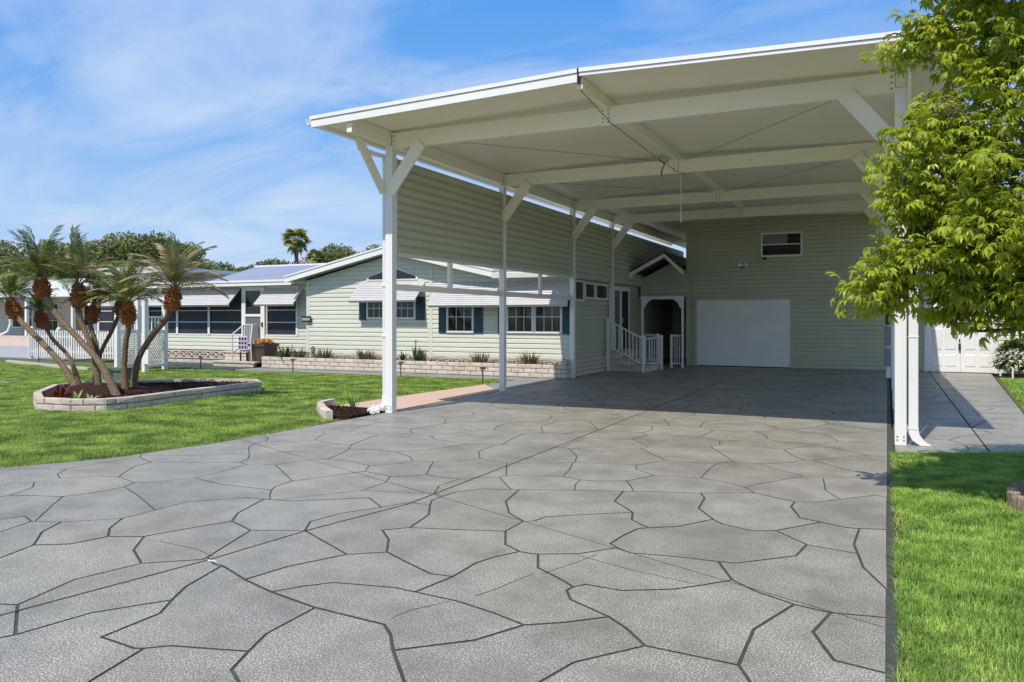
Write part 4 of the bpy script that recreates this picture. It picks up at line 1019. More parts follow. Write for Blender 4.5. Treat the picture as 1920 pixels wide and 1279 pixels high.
# double doors with sunk panels
ddr = part('double_door', MB().box(0.92, 1.00, YG - 0.06, YG - 0.001, 0, 2.15).box(2.58, 2.66, YG - 0.06, YG - 0.001, 0, 2.15).box(1.0, 2.58, YG - 0.06, YG - 0.001, 2.06, 2.15), M_white, ga)
for x0, x1 in ((1.0, 1.787), (1.793, 2.58)):
    lf = part('door_leaf', MB().box(x0, x1, YG - 0.04, YG - 0.003, 0.02, 2.06), M_white, ddr)
    for xa, xb in ((x0 + 0.10, x0 + 0.36), (x0 + 0.43, x0 + 0.69)):
        for za, zb in ((0.16, 0.50), (0.62, 1.22), (1.34, 1.86)):
            pm = MB().prism([(xa, za), (xb, za), (xb, zb), (xa, zb)], lambda x, z: (x, YG - 0.041, z), lambda x, z: (x + (0.03 if x < (xa+xb)/2 else -0.03), YG - 0.054, z + (0.03 if z < (za+zb)/2 else -0.03)))
            pm2 = part('raised_panel', pm, M_white, lf)
hd = MB().box(1.755, 1.785, YG - 0.075, YG - 0.041, 0.86, 0.92).box(1.745, 1.800, YG - 0.10, YG - 0.041, 0.62, 0.80)
part('lock', hd, M_bronze, ddr)
part('fascia', MB().box(0.8, 8.2, YG - 0.45, YG - 0.40, 2.52, 2.68), M_whitemetal, ga)
part('wing_roof', MB().prism([(YG - 0.40, 2.62), (31, 3.3), (31, 3.4), (YG - 0.40, 2.70)], lambda y, z: (0.87, y, z), lambda y, z: (8.2, y, z)), M_roofwhite, ga)
fl = thing('floodlight', 'twin head white floodlight on the garage wall above the door', 'floodlight', (-3.97, YG - .03, 3.1))
part('mount', MB().lathe((-3.97, YG - 0.06, 3.08), [(0, -.03), (0.06, -0.03), (0.06, 0.03), (0, 0.03)], 8), M_white, fl)
for sx in (-0.09, 0.09):
    part('lamp_head', MB().bar((-3.97 + sx * 0.3, YG - 0.08, 3.10), (-3.97 + sx * 1.6, YG - 0.18, 3.11), 0.08, 0.08), M_white, fl)
part('sensor', MB().lathe((-3.97, YG - 0.10, 3.0), [(0, 0), (0.03, 0.01), (0.035, 0.05), (0, 0.06)], 8), M_black, fl)
solo('security_camera', MB().lathe((-3.33, YG - 0.06, 3.23), [(0, 0), (0.045, 0.015), (0.055, 0.06), (0.05, 0.085), (0, 0.09)], 10), M_black,
     'small black dome camera under the corner of the garage window', 'camera', (-3.33, YG - .06, 3.23))
# shrub by the double doors
def leafy(mb, c, r, n, lw, ll, low=-0.6):
    for k in range(n):
        v = Vector((rnd.gauss(0, 1), rnd.gauss(0, 1), rnd.gauss(0, 1))).normalized()
        if v.z < low: v.z = -v.z
        q = Vector((c[0] + v.x * r[0] * rnd.uniform(.55, 1.05), c[1] + v.y * r[1] * rnd.uniform(.55, 1.05), c[2] + v.z * r[2] * rnd.uniform(.55, 1.05)))
        d = (v + Vector((rnd.uniform(-.8, .8), rnd.uniform(-.8, .8), rnd.uniform(-.6, .6)))).normalized()
        leaf_strip(mb, q, d, ll * rnd.uniform(.7, 1.2), lw, 0.5, 2)
sh = MB(); leafy(sh, (2.98, 23.7, 0.45), (0.5, 0.45, 0.46), 620, 0.07, 0.16)
leafy(sh, (3.7, 23.6, 0.38), (0.5, 0.45, 0.38), 300, 0.06, 0.14)
shr = solo('shrub', sh, M_bush, 'dark leafy shrub at the garage wall right of the double doors', 'shrub', (3.1, 23.6, 0))
part('stem', MB().tube([(3.05, 23.6, 0), (3.0, 23.6, 0.4)], 0.02, 5).tube([(3.1, 23.6, 0), (3.4, 23.55, 0.45)], 0.02, 5), M_bark, shr)
solo('garden_marker', MB().box(2.80, 2.84, 23.0, 23.02, -0.02, 0.26).box(2.58, 2.62, 23.4, 23.42, -0.02, 0.12), M_trim, 'pale wooden marker stakes in the mulch before the shrub', 'stake', (2.8, 23.0, 0))
sheet('mulch_strip', [(2.56, 24.3), (2.52, 23.25), (8, 22.9), (8, 24.5), (2.56, 24.5)], -0.05, 0.01, M_soil)

# ------------------------------------------------------------------ SMALL BEDS
mbed = thing('corner_bed', 'small mulch bed with a pale curb stone at the front left carport post', 'flower bed', (-7.7, 10.0, 0))
part('mulch', MB().prism([(-8.38, 10.5), (-8.28, 10.05), (-7.45, 9.35), (-7.24, 9.5), (-7.22, 10.32), (-7.6, 10.5)], lambda x, y: (x, y, -0.03), lambda x, y: (x, y, 0.035)), M_soil, mbed)
for k, (a, b) in enumerate((((-8.46, 10.62), (-8.34, 10.14)), ((-8.32, 10.12), (-7.90, 9.68)), ((-7.88, 9.66), (-7.46, 9.28)))):
    L_ = math.hypot(b[0]-a[0], b[1]-a[1])
    piece('brick', BRICKS[k], mbed, ((a[0]+b[0])/2, (a[1]+b[1])/2, 0.05), (0, 0, math.atan2(b[1]-a[1], b[0]-a[0])), (L_, 0.11, 0.17 if k == 0 else 0.14))
rk = MB()
for k in range(9):
    c = (-7.30 + .11 * rnd.random(), 10.20 - 0.030 * k, 0.02 + .07 * rnd.random())
    rr_ = rnd.uniform(.035, .06); o0 = len(rk.v)
    rk.lathe(c, [(0.0, -rr_), (rr_ * .8, -rr_ * .5), (rr_, 0), (rr_ * .7, rr_ * .6), (0.0, rr_ * .8)], 7)
    rk.v[o0:] = [(v[0] + rnd.uniform(-.012, .012), v[1] + rnd.uniform(-.012, .012), v[2] + rnd.uniform(-.012, .012)) for v in rk.v[o0:]]
solo('splash_stones', rk, M_white, 'white painted stones heaped below the left downspout', 'stones', (-7.26, 10.1, 0))
clump('daylily_sprout', 'thin green shoots in the corner mulch bed by the post', 'plant', (-7.75, 10.25, 0.03), 12, 0.26, 0.6, M_canna, 0.02, 0.3)

def chips(mb, n, f, z, s=0.035):
    for k in range(n):
        x, y = f()
        a = rnd.uniform(0, 6.28); l = s * rnd.uniform(.5, 1.6); w = s * .35
        mb.bar((x, y, z + rnd.uniform(0, .02)), (x + l * math.cos(a), y + l * math.sin(a), z + rnd.uniform(0, .03)), w, w * .5)
ch_ = MB()
def inbed(poly):
    xs = [p[0] for p in poly]; ysx = [p[1] for p in poly]
    def f():
        while True:
            x, y = rnd.uniform(min(xs), max(xs)), rnd.uniform(min(ysx), max(ysx))
            if inside(poly, x, y): return x, y
    return f
chips(ch_, 260, inbed([(-8.3, 10.45), (-8.2, 10.1), (-7.45, 9.45), (-7.26, 9.55), (-7.25, 10.3)]), 0.035)
part('bark_chip', ch_, M_soil, mbed, kind='stuff')

# palm bed: long block edging, mulch, palms
BED = [(-12.62, 8.20), (-11.85, 8.28), (-11.40, 8.55), (-11.32, 9.05), (-11.52, 10.65), (-11.62, 12.30), (-12.15, 12.75), (-13.2, 12.45), (-14.9, 10.9), (-14.85, 10.0), (-13.6, 8.8)]
pbd = thing('palm_bed', 'long mulched lawn bed edged with two courses of cream blocks around the palms', 'flower bed', (-12.8, 10.4, 0))
bin_ = [(-12.9 + (x + 12.9) * .97, 10.4 + (y - 10.4) * .975) for x, y in BED]
part('mulch', MB().prism(bin_, lambda x, y: (x, y, -0.03), lambda x, y: (x, y, 0.13)), M_soil, pbd)
md = MB().lathe((-13.3, 9.85, 0.12), [(1.0, 0.0), (0.75, 0.06), (0.4, 0.13), (0.0, 0.16)], 16)
part('mulch_mound', md, M_soil, pbd, smooth=True)
for i in range(len(BED)):
    a, b = BED[i], BED[(i + 1) % len(BED)]
    brick_run(pbd, a, b, -0.02, 2, 0.38, 0.107, 0.12)
ch_ = MB(); chips(ch_, 1300, inbed(bin_), 0.13, 0.05)
part('bark_chip', ch_, M_soil, pbd, kind='stuff')
clump('croton', 'red leaved seedling near the front left corner of the palm bed', 'plant', (-13.0, 8.9, 0.12), 14, 0.24, 0.6, M_redleaf, 0.05, 0.4, 'small plants in the palm bed')
clump('croton', 'smaller red seedling at the very left edge of the palm bed', 'plant', (-13.25, 8.95, 0.12), 8, 0.15, 0.7, M_redleaf, 0.04, 0.4, 'small plants in the palm bed')
clump('hosta', 'pale variegated plantlet below the middle palm trunks', 'plant', (-12.35, 8.75, 0.12), 9, 0.17, 1.0, M_variegated, 0.06, 0.7, 'small plants in the palm bed')
clump('hosta', 'pale green plantlet at the front edge of the palm bed, right of the other', 'plant', (-11.98, 8.72, 0.12), 7, 0.16, 1.0, M_variegated, 0.055, 0.7, 'small plants in the palm bed')
ub = thing('utility_box', 'squat green utility pedestal in the grass behind the palm trunks', 'utility box', (-15.0, 11.7, 0))
part('body', MB().box(-15.2, -14.8, 11.5, 11.9, -0.02, 0.36), M_green_box, ub); part('lid', MB().box(-15.23, -14.77, 11.47, 11.93, 0.361, 0.42), M_green_box, ub)

# ------------------------------------------------------------------ PALMS
def frond_mesh(name, m, length, droop, seed, nl=26, ll=0.21):
    r = random.Random(seed); mb = MB(); pts = []
    p = Vector((0, 0, 0)); d = Vector((1, 0, 0.25)).normalized(); n = 9
    for k in range(n + 1):
        pts.append(p.copy()); f = k / n
        d = (d + Vector((0, r.uniform(-.03, .03), -droop / n * (0.3 + 1.5 * f)))).normalized(); p = p + d * (length / n)
    mb.tube(pts, [0.008 * (1 - .8 * k / n) for k in range(n + 1)], 3, False)
    for k in range(nl):
        f = 0.22 + 0.78 * k / (nl - 1); i = min(int(f * n), n - 1); q = pts[i].lerp(pts[i+1], f * n - i)
        t = (pts[i+1] - pts[i]).normalized()
        for s in (-1, 1):
            dd = (t * (0.55 + .5 * f) + Vector((0, s, 0)) * 0.9 + Vector((0, 0, r.uniform(-.05, .35)))).normalized()
            leaf_strip(mb, q, dd, ll * (1 - 0.55 * abs(f - .45)) * r.uniform(.8, 1.1), 0.018, 0.75, 2)
    return mb.mesh(name, m)
FR_G = [frond_mesh('frond', M_frond, 0.95, d, s) for d, s in ((0.5, 1), (0.9, 2), (1.3, 3), (0.25, 4))]
FR_D = [frond_mesh('dry_frond', M_frond_dead, 0.85, d, s, 18, 0.17) for d, s in ((1.5, 5), (1.0, 6))]
FR_Y = [frond_mesh('frond', M_frond_yellow, 0.85, 1.1, 7)]
PALMS = [
 ([(-13.63,9.7,0.1),(-14.2,9.7,0.66),(-14.93,9.7,1.15),(-15.38,9.7,1.43),(-15.59,9.7,1.63),(-15.7,9.7,1.84)], 'leftmost leaning palm whose trunk starts low and leans hardest left', .075, .13, .85, .05),
 ([(-14.46,10.3,0.1),(-14.77,10.3,0.69),(-15.25,10.3,1.03),(-15.46,10.3,1.23),(-15.63,10.3,1.43),(-15.72,10.3,1.63)], 'shortest palm with slim mottled trunk just right of the leftmost palm', .055, .11, .5, 0),
 ([(-12.17,9.4,0.05),(-12.62,9.4,0.65),(-13.14,9.4,1.05),(-13.76,9.4,1.49),(-14.11,9.4,1.85),(-14.25,9.4,2.02),(-14.31,9.4,2.25)], 'tallest left leaning palm crossing in front of the others', .075, .15, 1.0, .18),
 ([(-13.14,9.75,0.1),(-13.24,9.75,0.58),(-13.37,9.75,0.97),(-13.63,9.75,1.39),(-13.75,9.75,1.66),(-13.72,9.75,1.85),(-13.75,9.75,2.12)], 'upright palm in the middle with the widest fibrous head', .07, .155, 1.05, .4),
 ([(-13.49,9.9,0.05),(-13.38,9.9,0.38),(-13.43,9.9,0.94),(-13.60,9.9,1.36),(-13.66,10.0,1.55),(-13.66,10.05,1.75)], 'mottled palm trunk tucked behind the upright middle palm', .065, .09, .6, .4),
 ([(-14.2,10.4,0.1),(-14.01,10.4,0.76),(-13.66,10.4,1.25),(-13.46,10.4,1.56),(-13.4,10.4,1.7),(-13.37,10.4,1.87)], 'slim palm leaning right with a narrow red brown trunk behind', .055, .105, .8, .3),
 ([(-12.63,9.9,0.05),(-12.67,9.9,0.56),(-12.63,9.9,1.04),(-12.56,9.9,1.3),(-12.56,9.9,1.53),(-12.56,9.9,1.78)], 'straightest palm rising just left of the right leaning palm', .075, .14, .95, .15),
 ([(-12.77,10.15,0.05),(-12.61,10.15,0.71),(-12.23,10.15,1.18),(-11.87,10.15,1.49),(-11.72,10.15,1.78),(-11.65,10.15,2.03)], 'rightmost palm curving right under a broad crown of dry tan fronds', .075, .145, 1.12, .62),
]
def smooth_path(p, n=5):
    p = [Vector(q) for q in p]; out = []
    for i in range(len(p) - 1):
        a, b, c, d = p[max(i-1, 0)], p[i], p[i+1], p[min(i+2, len(p)-1)]
        for k in range(n):
            t = k / n
            out.append(0.5 * ((2*b) + (c-a)*t + (2*a-5*b+4*c-d)*t*t + (3*b-a-3*c+d)*t**3))
    out.append(p[-1]); return out
for pi, (path, lb, tr, br, fl_, dead) in enumerate(PALMS):
    t = thing('date_palm', lb, 'palm', path[0], 'pygmy date palms in the lawn bed')
    sp = smooth_path(path[:-1], 8)
    part('trunk', MB().tube(sp, [tr * .86 * (1.25 - .45 * min(1, 4*k/len(sp))) * rnd.uniform(.95, 1.06) for k in range(len(sp))], 10), M_trunk, t, smooth=True)
    top = Vector(path[-1]); bc = Vector(path[-2]); ax = (top - bc).normalized()
    low = bc - ax * 0.16
    br *= 0.92
    bm_ = MB().tube([low, low.lerp(bc, .3), low.lerp(bc, .8), bc, bc.lerp(top, .5), top], [tr * .9, br * .78, br * .88, br * .8, br * .55, br * .34], 10)
    for k in range(330):
        f = rnd.random() ** .9; c = low.lerp(top, f)
        rr = br * (0.66 + .30 * math.sin(math.pi * min(1, f * 1.25))) * (1 if f < .62 else 1 - (f - .62) * 1.5)
        a = rnd.uniform(0, 6.28); s1 = ax.cross(Vector((0, 1, 0))).normalized(); s2 = ax.cross(s1)
        v = s1 * math.cos(a) + s2 * math.sin(a)
        q = c + v * rr * .72; dd = (v * 1.0 + ax * rnd.uniform(.0, 1.1) + s1 * rnd.uniform(-.3, .3)).normalized()
        bm_.bar(q, q + dd * rnd.uniform(.045, .085), rnd.uniform(.02, .034), 0.012, v.cross(ax))
    part('fibre_head', bm_, M_boss, t)
    n = int(32 * (0.7 + .4 * fl_))
    for k in range(n):
        az = k * 2.399 + rnd.uniform(-.3, .3); f = (k + .5) / n
        el = R(80 - 72 * f + rnd.uniform(-8, 8))
        dry = rnd.random() < dead and f > .12
        me = rnd.choice(FR_D) if dry else (FR_Y[0] if rnd.random() < .07 else rnd.choice(FR_G))
        sc_ = fl_ * rnd.uniform(.75, 1.1)
        o = piece('frond', me, t, top - ax * 0.02, (rnd.uniform(-.4, .4), -el, az), (sc_, sc_, sc_))
        if dry: o['label'] = 'dry tan frond'

# ------------------------------------------------------------------ FRONT RIGHT TREE
tree = thing('trumpet_tree', 'leafy yellow green tree overhanging the driveway from the right lawn', 'tree', (1.85, 7.35, 0))
limbs = []
def limb(pts, r0, r1, n=7):
    p = smooth_path(pts, 5)
    limbs.append((p, [r0 + (r1 - r0) * k / (len(p) - 1) for k in range(len(p))], n)); return p
tr = limb([(1.85, 7.35, -0.05), (1.80, 7.3, 0.5), (1.68, 7.2, 0.95)], 0.10, 0.075, 10)
limb([(1.68, 7.2, .95), (1.3, 7.1, 1.45), (0.98, 7.05, 1.75), (0.75, 7.0, 2.15), (0.60, 7.0, 2.6), (0.5, 7.0, 3.1)], 0.06, 0.018)
limb([(1.68, 7.2, .95), (1.5, 7.3, 1.8), (1.25, 7.3, 2.7), (1.0, 7.2, 3.6), (0.9, 7.2, 4.4)], 0.06, 0.014)
limb([(1.68, 7.2, .95), (1.95, 7.3, 1.9), (2.1, 7.3, 3.0), (2.0, 7.3, 4.3)], 0.06, 0.014)
limb([(1.3, 7.1, 1.45), (0.9, 6.9, 1.62), (0.4, 6.9, 1.78), (-0.1, 6.95, 1.82), (-0.30, 6.95, 1.76)], 0.032, 0.006)
limb([(0.98, 7.05, 1.75), (0.5, 6.9, 2.2), (0.1, 6.85, 2.5)], 0.026, 0.006)
limb([(0.75, 7.0, 2.15), (0.35, 6.9, 2.65), (0.05, 6.9, 2.95)], 0.022, 0.006)
limb([(1.0, 7.2, 3.3), (0.65, 7.1, 3.5), (0.3, 7.1, 3.72), (0.05, 7.1, 3.82)], 0.024, 0.006)
limb([(1.3, 7.1, 1.45), (0.95, 7.0, 1.42), (0.6, 7.0, 1.40), (0.45, 7.0, 1.45)], 0.022, 0.006)
limb([(0.80, 7.0, 2.1), (0.72, 7.0, 2.7), (0.8, 6.95, 3.3)], 0.024, 0.008)
limb([(0.9, 7.0, 1.95), (0.85, 6.9, 2.5), (0.95, 6.9, 2.95)], 0.022, 0.008)
limb([(0.9, 7.2, 4.0), (0.6, 7.1, 4.3), (0.4, 7.1, 4.5)], 0.016, 0.005)
tm = MB()
for p, r, n in limbs: tm.tube(p, r, n)
part('trunk', MB().tube(limbs[0][0], limbs[0][1], 10), M_bark, tree, smooth=True)
bm_ = MB()
for p, r, n in limbs[1:]: bm_.tube(p, r, n)
ELL = [(1.25,7.1,2.45,1.15,1.1,1.05,180),(0.38,6.9,2.72,.50,.55,.48,58),(0.30,6.9,1.98,.48,.42,.24,46),(-0.06,6.95,1.80,.26,.22,.12,13),
       (0.78,7.1,1.64,.46,.5,.20,32),(1.15,7.2,4.05,.80,.9,.70,115),(0.18,7.1,3.80,.30,.24,.12,14),(2.1,7.2,3.2,1.1,1.1,1.5,80),(0.85,7.2,2.35,.40,.4,.55,16),(0.75,7.0,3.70,.40,.4,.36,30),(0.45,6.95,2.35,.38,.4,.32,26),(0.85,6.95,1.95,.35,.4,.3,18),(0.62,7.0,3.05,.35,.5,.40,26),(0.55,7.1,4.25,.35,.4,.25,16)]
tufts = []
for cx, cy, cz, rx, ry, rz, n in ELL:
    for k in range(n):
        v = Vector((rnd.gauss(0, 1), rnd.gauss(0, 1), rnd.gauss(0, 1))).normalized() * rnd.uniform(.3, 1.0) ** .5
        tufts.append(Vector((cx + v.x * rx, cy + v.y * ry, cz + v.z * rz)))
allpts = [(q, r[i]) for p, r, n in limbs[1:] for i, q in enumerate(p)]
for c in tufts:                                   # a twig from the nearest limb to every tuft
    q = min(allpts, key=lambda a: (a[0] - c).length)[0]
    if (q - c).length > 0.06:
        mid = q.lerp(c, .5) + Vector((rnd.uniform(-.05, .05), rnd.uniform(-.05, .05), rnd.uniform(.0, .08)))
        bm_.tube([q, mid, c], [0.007, 0.005, 0.003], 4, False)
part('branches', bm_, M_bark, tree)
def compound(seed):
    r = random.Random(seed); mb = MB()
    mb.tube([(0, 0, 0), (.05, 0, .012), (.09, 0, .005)], 0.0022, 3, False)
    for k, a in enumerate((-70, -35, 0, 35, 70)):
        a = R(a + r.uniform(-8, 8)); L_ = (0.105 if abs(k - 2) < 2 else 0.08) * r.uniform(.85, 1.15); w = L_ * .31
        d = Vector((math.cos(a), math.sin(a), r.uniform(-.25, .1))).normalized(); p = Vector((.09, 0, .005)); s = d.cross(Vector((0, 0, 1))).normalized()
        vs = [p]; 
        for j, f in enumerate((.3, .65)):
            p = p + d * L_ * .35; d = (d + Vector((0, 0, -.62))).normalized()
            ww = w * (.95 if j == 0 else .75) / 2; up = s.cross(d).normalized()
            vs += [p - s * ww + up * ww * .45, p, p + s * ww + up * ww * .45]
        p = p + d * L_ * .35; vs.append(p)
        mb.add(vs, [(0, 1, 2), (0, 2, 3), (1, 4, 5, 2), (2, 5, 6, 3), (4, 7, 5), (5, 7, 6)])
    return mb
COMP = [compound(s) for s in range(5)]
COMP_ME = [c.mesh('leaf', M_leaf) for c in COMP]
place = []
for c in tufts:
    for k in range(rnd.randint(14, 21)):
        az = rnd.uniform(0, 6.283); el = rnd.uniform(-1.0, .75)
        M_ = Matrix.Translation(c + Vector((rnd.gauss(0, .055), rnd.gauss(0, .055), rnd.uniform(-.13, .05)))) @ Matrix.Rotation(az, 4, 'Z') @ Matrix.Rotation(-el, 4, 'Y') @ Matrix.Rotation(rnd.uniform(-.5, .5), 4, 'X') @ Matrix.Scale(rnd.uniform(.45, 1.0), 4)
        place.append((rnd.randrange(5), M_))
def camd(M_):
    t = M_.translation; d = (t - cam.location); u = (t.x * math.cos(THETA) + t.y * math.sin(THETA)) / (-t.x * math.sin(THETA) + t.y * math.cos(THETA))
    return d.length + (0 if u < 0.66 else 100)
place.sort(key=lambda a: camd(a[1]))
for ci, M_ in place[:300]:
    o = add_obj('leaf', COMP_ME[ci], tree); o.matrix_basis = Matrix.Translation(-ORG[tree]) @ M_
VS = []; FT = []; off = 0
tri_cache = []
for c in COMP:
    v = np.array(c.v); f = []
    for q in c.f:
        for j in range(1, len(q) - 1): f.append((q[0], q[j], q[j + 1]))
    tri_cache.append((v, np.array(f)))
for ci, M_ in place[300:]:
    v, f = tri_cache[ci]; A = np.array(M_)
    VS.append(v @ A[:3, :3].T + A[:3, 3] - np.array(ORG[tree])); FT.append(f + off); off += len(v)
fo = add_obj('foliage', np_mesh('foliage', np.concatenate(VS), np.concatenate(FT), M_leaf), tree); fo['kind'] = 'stuff'
sd_ = MB()
for c in ((0.36, 6.6, 3.02), (0.42, 6.62, 3.08), (0.5, 6.6, 2.98)):
    for k in range(40):
        q = Vector(c) + Vector((rnd.gauss(0, .04), rnd.gauss(0, .04), rnd.gauss(0, .03)))
        sd_.lathe(q, [(0, -.01), (.011, 0), (0, .01)], 4)
part('seed_cluster', sd_, M_seed, tree, kind='stuff')
tb = thing('tree_ring', 'ring of log style edging blocks around the trumpet tree on the lawn', 'edging', (1.75, 7.4, 0))
lb_ = MB()
for k in range(5):
    lb_.lathe((-0.14 + .07 * k, 0, -0.03), [(0.042, 0), (0.044, 0.12 + .015 * math.sin(k * 2)), (0.03, 0.135 + .015 * math.sin(k * 2)), (0, 0.135)], 8)
lme = lb_.mesh('edging_block', M_wood)
for k in range(14):
    a = k / 14 * 2 * math.pi + math.pi + .12
    piece('edging_block', lme, tb, (1.75 + .83 * math.cos(a), 7.4 + .83 * math.sin(a), 0), (0, 0, a + math.pi / 2 + rnd.uniform(-.08, .08)))
part('mulch', MB().lathe((1.75, 7.4, -0.02), [(0.8, 0.03), (0.4, 0.06), (0, 0.07)], 20), M_soil, tb)

# ------------------------------------------------------------------ FENCE, ARBOR
A0, A1 = Vector((-28.7, 18.45, 0)), Vector((-23.7, 18.25, 0))
fe = thing('picket_fence', 'white picket fence along the lawn left of the arbor', 'fence', A0)
d = (A1 - A0); Ln = d.length; d.normalize(); ang = math.atan2(d.y, d.x)
for z in (0.28, 0.82):
    part('rail', MB().bar(A0 + Vector((0, 0, z)), A1 + Vector((0, 0, z)), 0.03, 0.07), M_white, fe)
pk = MB().prism([(-.029, 0.08), (.029, 0.08), (.029, 1.0), (0, 1.06), (-.029, 1.0)], lambda x, z: (x, -0.012, z), lambda x, z: (x, 0.012, z)).mesh('picket', M_white)
n = int(Ln / 0.134); nrm = Vector((d.y, -d.x, 0))
for k in range(n + 1):
    q = A0 + d * (k * 0.134) + nrm * 0.032
    piece('picket', pk, fe, (q.x, q.y, 0), (0, 0, ang))
for f, h in ((0, 1.12), (.33, 1.1), (.5, 1.95), (1, 1.65)):
    q = A0.lerp(A1, f) - nrm * 0.05
    part('post', MB().box(q.x - .055, q.x + .055, q.y - .055, q.y + .055, -0.02, h).lathe((q.x, q.y, h), [(0.085, 0), (0.085, .02), (0.0, .07)], 4), M_white, fe)
sheet('fence_edging', [(-26.9, 16.45), (-20.6, 14.9), (-20.6, 15.02), (-26.9, 16.57)], -0.05, 0.07, M_brick)

ar = thing('garden_arbor', 'white garden arbor with lattice sides beside the picket fence', 'arbor', (-19.4, 15.7, 0))
pc = [(-19.72, 15.19), (-18.64, 15.22), (-19.09, 16.27), (-20.2, 16.25)]
for x, y in pc: part('post', MB().box(x - .06, x + .06, y - .06, y + .06, -0.02, 2.02), M_white, ar)
for a, b in ((0, 3), (1, 2)):
    p, q = Vector((*pc[a], 0)), Vector((*pc[b], 0)); lt = MB()
    dd = (q - p); L_ = dd.length; dd.normalize()
    for s in range(-9, 12):
        for sg in (1, -1):
            pts = []
            x0 = s * 0.11
            t0, t1 = 0.0, 0.95
            aa = x0 if sg > 0 else x0 + .95; bb = x0 + .95 if sg > 0 else x0
            # clip the diagonal to the panel
            lo, hi = 0.0, 1.0
            for va, vb in ((aa, bb),):
                if abs(vb - va) > 1e-6:
                    ta, tb2 = sorted(((0.06 - va) / (vb - va), (L_ - 0.06 - va) / (vb - va))); lo, hi = max(lo, ta), min(hi, tb2)
            if hi - lo > 0.05:
                P0 = p + dd * (aa + (bb - aa) * lo) + Vector((0, 0, .15 + .95 * lo)); P1 = p + dd * (aa + (bb - aa) * hi) + Vector((0, 0, .15 + .95 * hi))
                nn = Vector((-dd.y, dd.x, 0)) * 0.006 * sg
                lt.bar(P0 + nn, P1 + nn, 0.010, 0.028, (-dd.y, dd.x, 0))
    part('lattice', lt, M_white, ar, kind='stuff')
    part('lattice_rail', MB().bar(p + Vector((0, 0, 1.12)), q + Vector((0, 0, 1.12)), 0.04, 0.06).bar(p + Vector((0, 0, .13)), q + Vector((0, 0, .13)), 0.04, 0.06), M_white, ar)
    for k in range(1, 6):
        w_ = p.lerp(q, k / 6); part('spindle', MB().bar(w_ + Vector((0, 0, 1.15)), w_ + Vector((0, 0, 1.5)), 0.03, 0.03, (1, 0, 0)), M_white, ar)
    part('spindle_rail', MB().bar(p + Vector((0, 0, 1.52)), q + Vector((0, 0, 1.52)), 0.04, 0.05), M_white, ar)
for a, b in ((0, 1), (3, 2)):
    p, q = Vector((*pc[a], 2.06)), Vector((*pc[b], 2.06)); e = (q - p).normalized() * .25
    part('header', MB().bar(p - e, q + e, 0.045, 0.10), M_white, ar)
for k in range(5):
    f = k / 4
    p = Vector((*pc[0], 2.14)).lerp(Vector((*pc[1], 2.14)), f); q = Vector((*pc[3], 2.14)).lerp(Vector((*pc[2], 2.14)), f); e = (q - p).normalized() * .25
    part('rafter', MB().bar(p - e, q + e, 0.04, 0.06), M_white, ar)
solo('notice_card', MB().box(-18.60, -18.40, 15.13, 15.15, 0.22, 0.62), M_white, 'blank white card leaning on the front arbor post', 'card', (-18.5, 15.14, 0.2))
solo('garden_stake', MB().tube([(-24.9, 16.3, -0.02), (-24.95, 16.3, 0.95)], 0.012, 5), M_black, 'thin dark garden rod in the lawn left of the fence', 'stake', (-24.9, 16.3, 0))

# ------------------------------------------------------------------ NEIGHBOUR HOUSE, FAR CANOPY
YN = 27.0
nb = thing('neighbour_house', 'pale neighbouring house with grey roof and recessed entry far left', 'house', (-42, 30, 0))
part('wall', siding(MB().box(-52, -33.6, YN + 1.9, 33, 0, 2.60), lambda x, o, z: (x, YN + 1.9 - o, z), 0.3, 2.6, 0.2, lambda z: (-52, -33.6), 0.02), M_neigh, nb)
part('roof', MB().prism([(YN - .6, 2.72), (31, 3.85), (35, 2.8), (35, 2.7), (YN - .6, 2.62)], lambda y, z: (-52.5, y, z), lambda y, z: (-33.2, y, z)), M_roofwhite, nb)
part('gutter', MB().box(-52.5, -33.2, YN - .7, YN - .605, 2.60, 2.76), M_whitemetal, nb)
for x0, x1, z0, z1 in ((-46.5, -44.6, .9, 2.2), (-43.4, -42.3, .35, 2.35), (-40.2, -38.9, 1.0, 2.25), (-37.9, -36.8, 1.0, 2.25)):
    window(nb, x0, x1, z0, z1, YN + 1.88, 2, 2, M_pane, 0.08)
part('porch_column', MB().box(-41.6, -41.45, YN - .55, YN - .4, 0, 2.62), M_white, nb)
part('porch_wall', MB().box(-41.4, -40.4, YN + 1.2, YN + 1.86, 0, 2.6), M_tan, nb)
part('downspout', MB().tube([(-43.2, YN - .66, 2.6), (-43.2, YN - .5, 2.2), (-43.2, YN - .3, 1.2), (-43.3, YN - .4, .75), (-43.8, YN - .6, .5)], 0.07, 6), M_whitemetal, nb)
part('soffit', MB().box(-52.4, -33.3, YN - .6, YN + 1.87, 2.601, 2.619), M_white, nb)
awning(nb, -47.6, -44.2, 2.5, 1.9, YN - .62, d=.7, n=7)
for k in range(3):
    part('step', MB().box(-43.9 + .1 * k, -39.6 - .2 * k, YN - 1.5 + .3 * k, YN - 0.5, 0.18 * k + .001, 0.18 * (k + 1)), M_brick, nb)
bs = MB(); leafy(bs, (-44.6, 25.3, .45), (.6, .5, .45), 260, .12, .2)
solo('shrub', bs, M_bush, 'rounded olive shrub before the neighbouring house at the left edge', 'shrub', (-44.6, 25.3, 0))

